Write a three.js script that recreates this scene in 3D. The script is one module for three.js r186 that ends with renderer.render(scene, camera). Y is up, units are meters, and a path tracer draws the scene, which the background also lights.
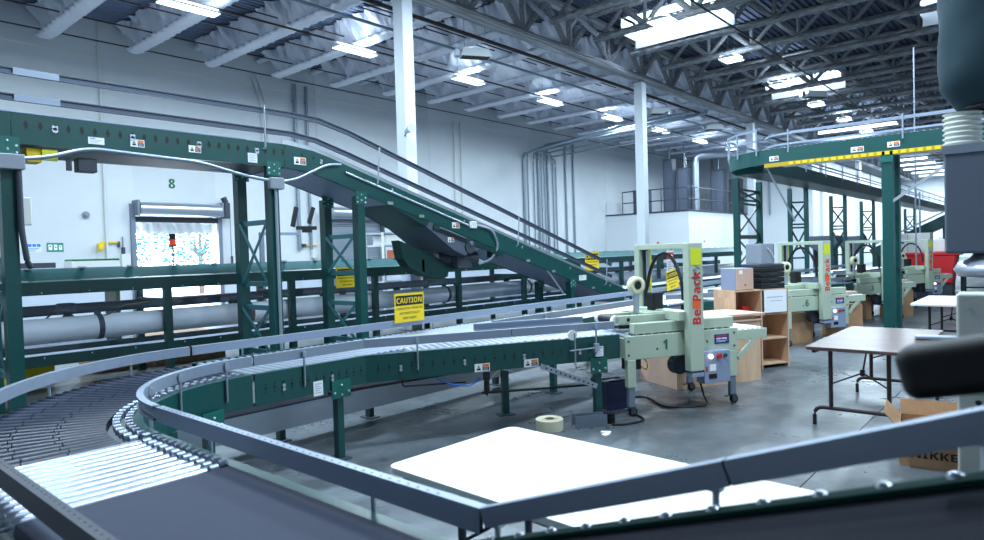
import * as THREE from 'three';
import { RoundedBoxGeometry } from 'three/addons/geometries/RoundedBoxGeometry.js';
import { mergeGeometries } from 'three/addons/utils/BufferGeometryUtils.js';
import { RectAreaLightUniformsLib } from 'three/addons/lights/RectAreaLightUniformsLib.js';
import { FontLoader } from 'three/addons/loaders/FontLoader.js';
import { TextGeometry } from 'three/addons/geometries/TextGeometry.js';

// ---------------------------------------------------------------- camera, sky, sun, exposure
const scene = new THREE.Scene();
const camera = new THREE.PerspectiveCamera(44.68, 984 / 540, 0.05, 200);
camera.matrixAutoUpdate = true;
{
  const b = new THREE.Matrix4().makeBasis(new THREE.Vector3(0.75466, -0.02919, -0.65546), new THREE.Vector3(0.0055, 0.99926, -0.03816), new THREE.Vector3(0.65609, 0.0252, 0.75426));
  camera.quaternion.setFromRotationMatrix(b);
  camera.position.set(0, 1.7, 0);
}
camera.focus = 8.5; camera.userData.fStop = 2.6;
scene.background = new THREE.Color(0.80, 0.91, 1.0);
scene.backgroundIntensity = 9;
const LAMP = { color: 0xd9efff, power: 150, glow: 2.6, up: 20 };      // ceiling fixtures: colour, area-light radiance, visible glow
const renderer = new THREE.WebGLRenderer({ antialias: true });
renderer.toneMapping = THREE.LinearToneMapping;
renderer.toneMappingExposure = 1.75;
renderer.shadowMap.enabled = true;
RectAreaLightUniformsLib.init();
const fontBold = await new FontLoader().loadAsync('fonts/droid/droid_sans_bold.typeface.json');

// ---------------------------------------------------------------- helpers
let seed = 20240611;
const rnd = () => { seed |= 0; seed = seed + 0x6D2B79F5 | 0; let t = Math.imul(seed ^ seed >>> 15, 1 | seed); t = t + Math.imul(t ^ t >>> 7, 61 | t) ^ t; return ((t ^ t >>> 14) >>> 0) / 4294967296; };
const rr = (a, b) => a + (b - a) * rnd();
const V = (x, y, z) => new THREE.Vector3(x, y, z);
const D2R = Math.PI / 180;
const lerp = (a, b, t) => a + (b - a) * t;

// tileable layered value noise in 0..1
function noiseGrid(n, cells, octaves, gain = 0.5) {
  const out = new Float32Array(n * n); let amp = 1, total = 0;
  for (let o = 0; o < octaves; o++) {
    const c = cells << o; if (c > n) break;
    const g = new Float32Array(c * c); for (let i = 0; i < g.length; i++) g[i] = rnd();
    for (let y = 0; y < n; y++) for (let x = 0; x < n; x++) {
      const fx = x / n * c, fy = y / n * c, ix = Math.floor(fx), iy = Math.floor(fy); let tx = fx - ix, ty = fy - iy;
      tx = tx * tx * (3 - 2 * tx); ty = ty * ty * (3 - 2 * ty);
      const a = g[(iy % c) * c + ix % c], b = g[(iy % c) * c + (ix + 1) % c], d = g[((iy + 1) % c) * c + ix % c], e = g[((iy + 1) % c) * c + (ix + 1) % c];
      out[y * n + x] += amp * lerp(lerp(a, b, tx), lerp(d, e, tx), ty);
    }
    total += amp; amp *= gain;
  }
  for (let i = 0; i < out.length; i++) out[i] /= total;
  return out;
}
function tex(n, fn, srgb, repeat = 1) {
  const d = new Uint8Array(n * n * 4);
  for (let i = 0; i < n * n; i++) { const c = fn(i, i % n, Math.floor(i / n)); d[i * 4] = c[0]; d[i * 4 + 1] = c[1]; d[i * 4 + 2] = c[2]; d[i * 4 + 3] = 255; }
  const t = new THREE.DataTexture(d, n, n); t.wrapS = t.wrapT = THREE.RepeatWrapping; t.magFilter = THREE.LinearFilter; t.minFilter = THREE.LinearMipmapLinearFilter; t.generateMipmaps = true;
  if (srgb) t.colorSpace = THREE.SRGBColorSpace; t.repeat.set(repeat, repeat); t.needsUpdate = true; return t;
}
const clamp8 = (v) => Math.max(0, Math.min(255, v));
const grey = (v) => [clamp8(v), clamp8(v), clamp8(v)];
const nA = noiseGrid(512, 4, 7, 0.55), nB = noiseGrid(512, 8, 6, 0.6), nC = noiseGrid(512, 64, 3, 0.7), nD = noiseGrid(256, 4, 6, 0.6);
const tint = (r, g, b, v) => [clamp8(r * v), clamp8(g * v), clamp8(b * v)];

const M = {};
const std = (name, color, roughness, metalness = 0, extra = {}) => { M[name] = new THREE.MeshPhysicalMaterial({ color, roughness, metalness, ...extra }); M[name].name = name; return M[name]; };
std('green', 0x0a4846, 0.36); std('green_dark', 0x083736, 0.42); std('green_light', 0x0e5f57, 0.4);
std('rail', 0x8e9aac, 0.38, 0.35); std('rail_dark', 0x566071, 0.45, 0.3);
std('galvanised', 0xaab4c0, 0.38, 0.7); std('zinc', 0xc4ccd6, 0.3, 0.8); std('roller', 0xb6c0cf, 0.34, 0.6); std('roller_dark', 0x222a3e, 0.4, 0, { specularIntensity: 0.7 }); std('roller_bright', 0x9aa5b6, 0.3, 0.75); std('rail_shaded', 0x262d3b, 0.5, 0.2);
std('belt', 0x2b3245, 0.62, 0, { specularIntensity: 0.35, bumpMap: tex(256, (i) => grey(nD[i] * 255), false, 6), bumpScale: 0.001 }); std('belt_fine', 0x12151f, 0.9, 0, { specularIntensity: 0.3 }); std('green_matt', 0x083430, 0.85, 0, { specularIntensity: 0.3 });
std('mint', 0xb1beaa, 0.42); std('mint_dark', 0x8f9f8f, 0.5); std('steel_grey', 0x7d8796, 0.45, 0.4); std('blue_grey', 0x8b97b0, 0.45); std('dark_grey', 0x3a404c, 0.55); std('black', 0x0d0f13, 0.5); std('black_soft', 0x0a0b0f, 0.65); std('rubber', 0x14161b, 0.7);
std('white_paint', 0xe6ebee, 0.45); std('white_plastic', 0xeeeeea, 0.4); std('off_white', 0xd9dcd8, 0.5); std('cream', 0xe7e2c4, 0.5); std('paper', 0xf1f1ee, 0.8);
std('yellow', 0xe8c715, 0.5); std('yellow_green', 0xd9e01c, 0.5); std('red', 0xd21f26, 0.45); std('orange', 0xe8632a, 0.5); std('blue', 0x1a6fd0, 0.4); std('navy', 0x1a2350, 0.5); std('text_green', 0x0e6a45, 0.5);
std('off_white2', 0xb3b6b1, 0.5); std('column_paint', 0xc6ced6, 0.5); std('cabinet_dark', 0x3d4553, 0.5); std('wheel', 0x99a3b2, 0.42, 0.6); std('amber', 0xb8981a, 0.5); std('rail_green2', 0x1e585a, 0.4); std('orange_red', 0xf0472c, 0.4); std('duct_green', 0x16343f, 0.8); std('hose_white', 0xd8dbd2, 0.6); std('cabinet_grey', 0x545c6b, 0.5); std('case_grey', 0x8d94a0, 0.5); std('pipe_white', 0xefeee6, 0.5); std('pipe_brown', 0x3a2c2b, 0.6); std('conduit', 0x8f9dac, 0.4, 0.6);
std('foil', 0xd9dde8, 0.5, 0.1, { bumpMap: tex(256, (i) => grey(nD[i] * 255), false, 3), bumpScale: 0.02 });
std('fireproofing', 0xdfe3ea, 0.95, 0, { map: tex(512, (i) => grey(95 + 190 * (nC[i] - 0.1)), true, 1), bumpMap: tex(512, (i) => grey(nC[i] * 255), false, 1), bumpScale: 0.03 });
std('deck', 0x7f8ca6, 0.55, 0.35); std('deck_sprayed', 0x4d566b, 0.95);
std('wall', 0xffffff, 0.7, 0, { map: tex(512, (i) => tint(226, 232, 236, 0.95 + 0.1 * (nA[i] - 0.5)), true, 0.12) });
std('floor', 0xffffff, 1, 0, {
  map: tex(1024 / 2, (i, x, y) => { const v = 0.62 + 0.55 * nA[i] + 0.22 * (nC[i] - 0.5); const w = nB[(i * 1 + 7777) % (512 * 512)]; return tint(104, 111, 117, v * (w > 0.64 ? 0.88 : 1)); }, true, 0.16),
  roughnessMap: tex(512, (i) => grey(38 + 95 * nB[i] + 30 * (nC[i] - 0.5)), false, 0.21), bumpMap: tex(512, (i) => grey(nA[i] * 255), false, 0.3), bumpScale: 0.002 });
std('plywood', 0xffffff, 0.7, 0, { map: tex(512, (i, x, y) => tint(205, 170, 140, 0.88 + 0.25 * nB[((y >> 3) * 512 + x) % (512 * 512)] - 0.05 * nC[i]), true, 1) });
std('cardboard', 0xffffff, 0.85, 0, { map: tex(512, (i, x, y) => tint(184, 143, 106, 0.9 + 0.12 * nB[i] + 0.1 * (nC[i] - 0.5)), true, 1.3) });
std('pinkboard', 0xffffff, 0.8, 0, { map: tex(512, (i, x, y) => tint(214, 178, 158, 0.9 + 0.12 * nA[i] + 0.08 * (nC[i] - 0.5)), true, 1) });
std('laminate_brown', 0xffffff, 0.32, 0, { map: tex(512, (i, x, y) => tint(92, 70, 66, 0.75 + 0.5 * nB[((y >> 2) * 512 + x) % (512 * 512)]), true, 0.8) });
M.laminate_white = std('laminate_white', 0xf0f0ee, 0.38);
std('plexiglass', 0xf6f9ff, 0.06, 0, { transmission: 1, thickness: 0, ior: 1.45, side: THREE.DoubleSide });
std('glass', 0xf4f8ff, 0.25, 0, { transmission: 1, thickness: 0, ior: 1.45, side: THREE.DoubleSide });
std('lamp_glow', 0xffffff, 0.5, 0, { emissive: LAMP.color, emissiveIntensity: LAMP.glow });
std('button_glow', 0xffffff, 0.5, 0, { emissive: 0xfff0dd, emissiveIntensity: 3 });
std('leaf', 0x2c6a74, 0.8, 0, { transmission: 0.3, side: THREE.DoubleSide }); std('bark', 0x5b4a3e, 0.9);
std('asphalt', 0xb9bcc0, 0.9); std('silver_film', 0xb9c0cc, 0.3, 0.6);

// ---- geometry collector: everything becomes non-indexed position / normal / uv (uv in metres)
function boxGeo(w, h, d) {
  const g = new THREE.BoxGeometry(w, h, d), uv = g.attributes.uv, s = [[d, h], [d, h], [w, d], [w, d], [w, h], [w, h]];
  for (let f = 0; f < 6; f++) for (let k = 0; k < 4; k++) uv.setXY(f * 4 + k, uv.getX(f * 4 + k) * s[f][0], uv.getY(f * 4 + k) * s[f][1]);
  return g;
}
class B {
  constructor() { this.g = []; }
  add(g) { let n = g.index ? g.toNonIndexed() : g; for (const k of Object.keys(n.attributes)) if (!['position', 'normal', 'uv'].includes(k)) n.deleteAttribute(k); if (!n.attributes.uv) n.setAttribute('uv', new THREE.BufferAttribute(new Float32Array(n.attributes.position.count * 2), 2)); n.clearGroups(); this.g.push(n); return this; }
  box(x0, x1, y0, y1, z0, z1) { const g = boxGeo(Math.abs(x1 - x0), Math.abs(y1 - y0), Math.abs(z1 - z0)); g.translate((x0 + x1) / 2, (y0 + y1) / 2, (z0 + z1) / 2); return this.add(g); }
  cb(cx, cy, cz, w, h, d, ry = 0, rz = 0, rx = 0) { const g = boxGeo(w, h, d); g.rotateX(rx); g.rotateZ(rz); g.rotateY(ry); g.translate(cx, cy, cz); return this.add(g); }
  rb(cx, cy, cz, w, h, d, r = 0.01, ry = 0, seg = 2) { const g = new RoundedBoxGeometry(w, h, d, seg, Math.min(r, w / 2.01, h / 2.01, d / 2.01)); g.rotateY(ry); g.translate(cx, cy, cz); return this.add(g); }
  bar(p, q, w, h) { // box from p to q, w across (horizontal), h the other way
    const a = V(...p), b = V(...q), d = b.clone().sub(a), L = d.length(); d.normalize();
    const up = Math.abs(d.y) > 0.99 ? V(0, 0, 1) : V(0, 1, 0), side = d.clone().cross(up).normalize(), u = side.clone().cross(d).normalize();
    const g = boxGeo(w, h, L); g.applyMatrix4(new THREE.Matrix4().makeBasis(side, u, d.clone().negate())); g.translate((a.x + b.x) / 2, (a.y + b.y) / 2, (a.z + b.z) / 2); return this.add(g);
  }
  cyl(p, q, r, seg = 10, r2 = r, open = false) {
    const a = V(...p), b = V(...q), d = b.clone().sub(a), L = d.length(); const g = new THREE.CylinderGeometry(r2, r, L, seg, 1, open);
    g.applyQuaternion(new THREE.Quaternion().setFromUnitVectors(V(0, 1, 0), d.normalize())); g.translate((a.x + b.x) / 2, (a.y + b.y) / 2, (a.z + b.z) / 2); return this.add(g);
  }
  sph(x, y, z, r, sy = 1, seg = 10) { const g = new THREE.SphereGeometry(r, seg, Math.max(5, seg >> 1)); g.scale(1, sy, 1); g.translate(x, y, z); return this.add(g); }
  tube(pts, r, seg = 6, smooth = true, steps) { const c = smooth ? new THREE.CatmullRomCurve3(pts.map((p) => V(...p)), false, 'catmullrom', 0.4) : (() => { const cp = new THREE.CurvePath(); for (let i = 1; i < pts.length; i++) cp.add(new THREE.LineCurve3(V(...pts[i - 1]), V(...pts[i]))); return cp; })(); return this.add(new THREE.TubeGeometry(c, steps ?? Math.max(2, pts.length * 6), r, seg, false)); }
  pipe(pts, r, seg = 8, bend = 0.12) { // straight runs with rounded corners
    const P = pts.map((p) => V(...p)), cp = [P[0]];
    for (let i = 1; i < P.length - 1; i++) { const a = P[i].clone().sub(P[i - 1]), b = P[i + 1].clone().sub(P[i]), l = Math.min(bend, a.length() / 2, b.length() / 2); const s = P[i].clone().addScaledVector(a.normalize(), -l), e = P[i].clone().addScaledVector(b.normalize(), l); for (let k = 0; k <= 4; k++) { const t = k / 4; cp.push(s.clone().multiplyScalar((1 - t) ** 2).addScaledVector(P[i], 2 * t * (1 - t)).addScaledVector(e, t * t)); } }
    cp.push(P[P.length - 1]); return this.sweepRound(cp, r, seg);
  }
  sweepRound(P, r, seg) { const prof = []; for (let i = 0; i < seg; i++) { const a = i / seg * Math.PI * 2; prof.push([Math.cos(a) * r, Math.sin(a) * r]); } return this.sweepV(P, prof, true); }
  sweep(pts, prof) { return this.sweepV(pts.map((p) => V(...p)), prof, false); }
  sweepV(P, prof, smooth) { // prof: [side, up] closed polygon; side points to the right of travel
    const n = P.length, rings = [], dirs = []; let s = 0; const S = [0];
    for (let i = 0; i < n; i++) {
      const a = P[Math.max(0, i - 1)], b = P[Math.min(n - 1, i + 1)], d0 = i > 0 ? P[i].clone().sub(a).normalize() : null, d1 = i < n - 1 ? b.clone().sub(P[i]).normalize() : null;
      const d = (d0 && d1) ? d0.clone().add(d1).normalize() : (d0 ?? d1).clone(); const cosh = d0 && d1 ? Math.max(0.5, d.dot(d0)) : 1;
      const up0 = Math.abs(d.y) > 0.95 ? V(0, 0, 1) : V(0, 1, 0), side = d.clone().cross(up0).normalize(), up = side.clone().cross(d).normalize();
      rings.push(prof.map(([u, v]) => P[i].clone().addScaledVector(side, u / cosh).addScaledVector(up, v))); dirs.push([side, up]);
      if (i) { s += P[i].distanceTo(P[i - 1]); S.push(s); }
    }
    const pos = [], nor = [], uv = [], m = prof.length, per = [0]; for (let j = 0; j < m; j++) per.push(per[j] + Math.hypot(prof[(j + 1) % m][0] - prof[j][0], prof[(j + 1) % m][1] - prof[j][1]));
    const area = prof.reduce((t, p, j) => t + p[0] * prof[(j + 1) % m][1] - prof[(j + 1) % m][0] * p[1], 0), flip = area > 0;
    const put = (p, nn, u, v) => { pos.push(p.x, p.y, p.z); nor.push(nn.x, nn.y, nn.z); uv.push(u, v); };
    for (let i = 0; i < n - 1; i++) for (let j = 0; j < m; j++) {
      const k = (j + 1) % m, a = rings[i][j], b = rings[i][k], c = rings[i + 1][k], d = rings[i + 1][j];
      let N = b.clone().sub(a).cross(d.clone().sub(a)).normalize(); let q = [a, b, c, d], t = [[S[i], per[j]], [S[i], per[j + 1]], [S[i + 1], per[j + 1]], [S[i + 1], per[j]]];
      if (!flip) { } else { N.negate(); q = [a, d, c, b]; t = [t[0], t[3], t[2], t[1]]; }
      const nn = smooth ? q.map((v0) => { const ci = (v0 === a || v0 === b) ? i : i + 1; return v0.clone().sub(P[ci]).normalize(); }) : [N, N, N, N];
      for (const o of [0, 1, 2, 0, 2, 3]) put(q[o], nn[o], t[o][0], t[o][1]);
    }
    const tri = THREE.ShapeUtils.triangulateShape(prof.map((p) => new THREE.Vector2(...p)), []);
    for (const [e, sg] of [[0, -1], [n - 1, 1]]) { const N = dirs[e][0].clone().cross(dirs[e][1]).multiplyScalar(-sg * 1); const d = e === 0 ? P[0].clone().sub(P[1]).normalize() : P[n - 1].clone().sub(P[n - 2]).normalize(); for (const f of tri) { const q = (e === 0) === flip ? f : [f[0], f[2], f[1]]; for (const o of q) put(rings[e][o], d, prof[o][0], prof[o][1]); } }
    const g = new THREE.BufferGeometry(); g.setAttribute('position', new THREE.Float32BufferAttribute(pos, 3)); g.setAttribute('normal', new THREE.Float32BufferAttribute(nor, 3)); g.setAttribute('uv', new THREE.Float32BufferAttribute(uv, 2)); return this.add(g);
  }
  ext(poly, axis, a0, a1, bevel = 0) { // polygon extruded along an axis: 'x' takes (z,y), 'y' takes (x,z), 'z' takes (x,y)
    const sh = new THREE.Shape(poly.map((p) => new THREE.Vector2(...p))), g = new THREE.ExtrudeGeometry(sh, { depth: a1 - a0, bevelEnabled: bevel > 0, bevelSize: bevel, bevelThickness: bevel, bevelOffset: -bevel, bevelSegments: 2, curveSegments: 8 });
    const m = new THREE.Matrix4();
    if (axis === 'x') { m.makeBasis(V(0, 0, 1), V(0, 1, 0), V(-1, 0, 0)); g.applyMatrix4(m); g.translate(a1, 0, 0); }
    else if (axis === 'y') { m.makeBasis(V(1, 0, 0), V(0, 0, 1), V(0, -1, 0)); g.applyMatrix4(m); g.translate(0, a1, 0); }
    else g.translate(0, 0, a0);
    return this.add(g);
  }
  lathe(prof, x, y, z, seg = 24, rot) { const g = new THREE.LatheGeometry(prof.map((p) => new THREE.Vector2(...p)), seg); if (rot) g.applyMatrix4(rot); g.translate(x, y, z); return this.add(g); }
  text(str, size, depth, place, font = fontBold) { const g = new TextGeometry(str, { font, size, depth, curveSegments: 4 }); g.computeBoundingBox(); const c = g.boundingBox; g.translate(-(c.min.x + c.max.x) / 2, -(c.min.y + c.max.y) / 2, 0); place(g); return this.add(g); }
  geo() { return mergeGeometries(this.g, false); }
  mesh(name, material, parent) { const m = new THREE.Mesh(this.geo(), material); m.name = name; m.castShadow = m.receiveShadow = true; if (parent) parent.add(m); return m; }
}
const b = () => new B();
const names = new Map();
function numbered(n) { const k = names.get(n) ?? 0; names.set(n, k + 1); return k ? n + '_' + String(k).padStart(3, '0') : n; }
function thing(name, label, category, pos = [0, 0, 0], turn = 0, group) {
  const o = new THREE.Group(); o.name = numbered(name); o.position.set(...pos); o.rotation.y = turn; o.userData = { label, category }; if (group) o.userData.group = group; scene.add(o); return o;
}
function one(mesh, label, category, group) { mesh.name = numbered(mesh.name); mesh.userData = { label, category }; if (group) mesh.userData.group = group; scene.add(mesh); return mesh; }
function struct(name, label) { const o = new THREE.Group(); o.name = name; o.userData = { label, category: name.split('_')[0], kind: 'structure' }; scene.add(o); return o; }
const stuff = (m) => { m.userData.kind = 'stuff'; return m; };
function copyMesh(geo, name, material, parent, pos, quat) { const m = new THREE.Mesh(geo, material); m.name = name; m.castShadow = m.receiveShadow = true; m.position.set(...pos); if (quat) m.quaternion.copy(quat); parent.add(m); return m; }
// a flat printed plate: thin box whose faces carry the print
function canvasTex(w, h, draw) { const c = document.createElement('canvas'); c.width = w; c.height = h; const x = c.getContext('2d'); draw(x, w, h); const t = new THREE.CanvasTexture(c); t.colorSpace = THREE.SRGBColorSpace; return t; }
const printMat = (w, h, draw) => new THREE.MeshStandardMaterial({ map: canvasTex(w, h, draw), roughness: 0.55 });
function plateMesh(name, material, w, h, t, parent, pos, ry = 0, rx = 0) {
  const g = new THREE.BoxGeometry(w, h, t), m = new THREE.Mesh(g, material); m.name = name; m.position.set(...pos); m.rotation.set(rx, ry, 0, 'YXZ'); m.castShadow = m.receiveShadow = true; if (parent) parent.add(m); return m;
}

// small printed stickers: plain white tag, and white/orange pictogram warning
let tagMat, warnMat, infoMat;
function printLabel(kind) {
  if (kind === 'white') return tagMat ??= printMat(64, 80, (x, w, h) => { x.fillStyle = '#e8ecf2'; x.fillRect(0, 0, w, h); x.fillStyle = '#8d96a8'; for (let i = 0; i < 5; i++) x.fillRect(10, 14 + i * 12, 44 - (i % 2) * 14, 3); });
  if (kind === 'info') return infoMat ??= printMat(128, 64, (x, w, h) => { x.fillStyle = '#eef1f5'; x.fillRect(0, 0, w, h); x.fillStyle = '#31509a'; x.fillRect(14, 10, 40, 6); x.fillStyle = '#9aa3b5'; for (let i = 0; i < 3; i++) x.fillRect(14, 24 + i * 11, 96 - i * 18, 3); });
  return warnMat ??= printMat(128, 64, (x, w, h) => { x.fillStyle = '#f2f3f4'; x.fillRect(0, 0, w, h); x.fillStyle = '#16181c'; x.beginPath(); x.moveTo(14, 52); x.lineTo(34, 12); x.lineTo(54, 52); x.fill(); x.fillStyle = '#f2f3f4'; x.fillRect(26, 30, 16, 6); x.fillStyle = '#e8752a'; x.fillRect(66, 6, 56, 20); x.fillStyle = '#20242c'; x.fillRect(66, 28, 56, 30); x.fillStyle = '#d8dbe2'; for (let i = 0; i < 3; i++) x.fillRect(72, 34 + i * 8, 40, 3); });
}

// ---------------------------------------------------------------- room shell
const WX = -22.2, ROOF = 9.2;
{
  const fl = struct('floor', 'polished grey concrete floor with sawn joints');
  // slabs between sawn joints, 4 mm apart
  const xs = [-22.6, -18, -13.6, -9.6, -5.2, -1.4, 2.6, 6.8, 9.6], zs = [8, 4, 0.4, -4.35, -9.0, -13.8, -18.6, -23.4, -28.2, -33, -42, -54, -66, -78.2];
  for (let i = 0; i < xs.length - 1; i++) for (let k = 0; k < zs.length - 1; k++) { const g = b().box(xs[i] + 0.004, xs[i + 1] - 0.004, -0.1, 0, zs[k + 1] + 0.004, zs[k] - 0.004); const uv = g.g[0].attributes.uv, p = g.g[0].attributes.position; for (let q = 0; q < p.count; q++) uv.setXY(q, p.getX(q), p.getZ(q)); g.mesh('slab', M.floor, fl); }
  b().box(-22.6, 9.6, -0.2, -0.1, -78.2, 8).mesh('joint_filler', M.case_grey, fl);
}
// left wall of tilt-up concrete panels, with dock door openings
const doors = [[-11.02, -8.33], [-18.25, -15.5]], DH = 3.28;
{
  const w = struct('wall_left', 'white painted concrete panel wall with dock doors');
  const joints = [8, 0.7, -7.5, -15.2, -21.3, -28.8, -36.9, -49];
  for (let i = 0; i < joints.length - 1; i++) {
    const z1 = joints[i] - 0.006, z0 = joints[i + 1] + 0.006, g = b(), cut = doors.filter(([a, c]) => a < z1 && c > z0);
    let z = z1; for (const [a, c] of cut.sort((p, q) => q[1] - p[1])) { if (z > c) g.box(WX - 0.22, WX, 0, ROOF, c, z); g.box(WX - 0.22, WX, DH, ROOF, a, c); z = a; }
    if (z > z0) g.box(WX - 0.22, WX, 0, ROOF, z0, z);
    g.mesh('panel', M.wall, w);
  }
  b().box(WX - 0.3, WX - 0.221, 0, ROOF, -8.0, 8).box(WX - 0.3, WX - 0.221, 3.6, ROOF, -15.3, -8.0).box(WX - 0.3, WX - 0.221, 0, 3.6, -15.3, -11.3).box(WX - 0.3, WX - 0.221, 0, ROOF, -49, -15.3).mesh('backing', M.wall, w);
  b().box(WX, WX + 0.02, 8.04, 8.13, -49, 8).mesh('ledge', M.off_white, w);
}
{ const w = struct('wall_back', 'far end wall of the hall'); b().box(-22.5, 9.6, 0, ROOF, -78.2, -78).mesh('panel', M.wall, w); }
{ const w = struct('wall_far_left', 'white wall behind the raised platform'); b().box(-22.2, -12.4, 0, ROOF, -49.2, -49).mesh('panel', M.wall, w); b().box(-12.6, -12.4, 0, ROOF, -78, -49.2).mesh('panel', M.wall, w); }
{ const w = struct('wall_right', 'white side wall of the hall'); b().box(9.4, 9.6, 0, ROOF, -78, 8).mesh('panel', M.wall, w); }
{ const w = struct('wall_behind', 'white wall at the near end of the hall'); b().box(-22.5, 9.6, 0, ROOF, 8, 8.2).mesh('panel', M.wall, w); }
{ // white enclosed room on the left with a flat roof that carries equipment
  const w = struct('wall_room', 'white enclosed office block with equipment platform on top');
  b().box(-22.2, -16.6, 0, 3.86, -36.97, -36.85).mesh('front_panel', M.white_paint, w); b().box(-16.72, -16.6, 0, 3.86, -48.9, -36.97).mesh('side_panel', M.white_paint, w);
  b().box(-22.2, -16.72, 3.7, 3.86, -48.9, -36.97).mesh('roof_slab', M.steel_grey, w);
  b().box(-22.2, -16.55, 3.86, 3.95, -36.95, -36.8).box(-16.7, -16.55, 3.86, 3.95, -48.9, -36.95).mesh('roof_edge', M.dark_grey, w);
  const tri = b(); for (const [x, z, s] of [[-18.6, -36.84, 1]]) tri.ext([[x - 0.11, 2.0], [x + 0.11, 2.0], [x, 2.15]], 'z', z, z + 0.01); tri.mesh('warning_mark', M.red, w);
  b().ext([[-39.12, 2.0], [-38.88, 2.0], [-39, 2.15]], 'x', -16.6, -16.59).mesh('warning_mark', M.red, w);
}
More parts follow.
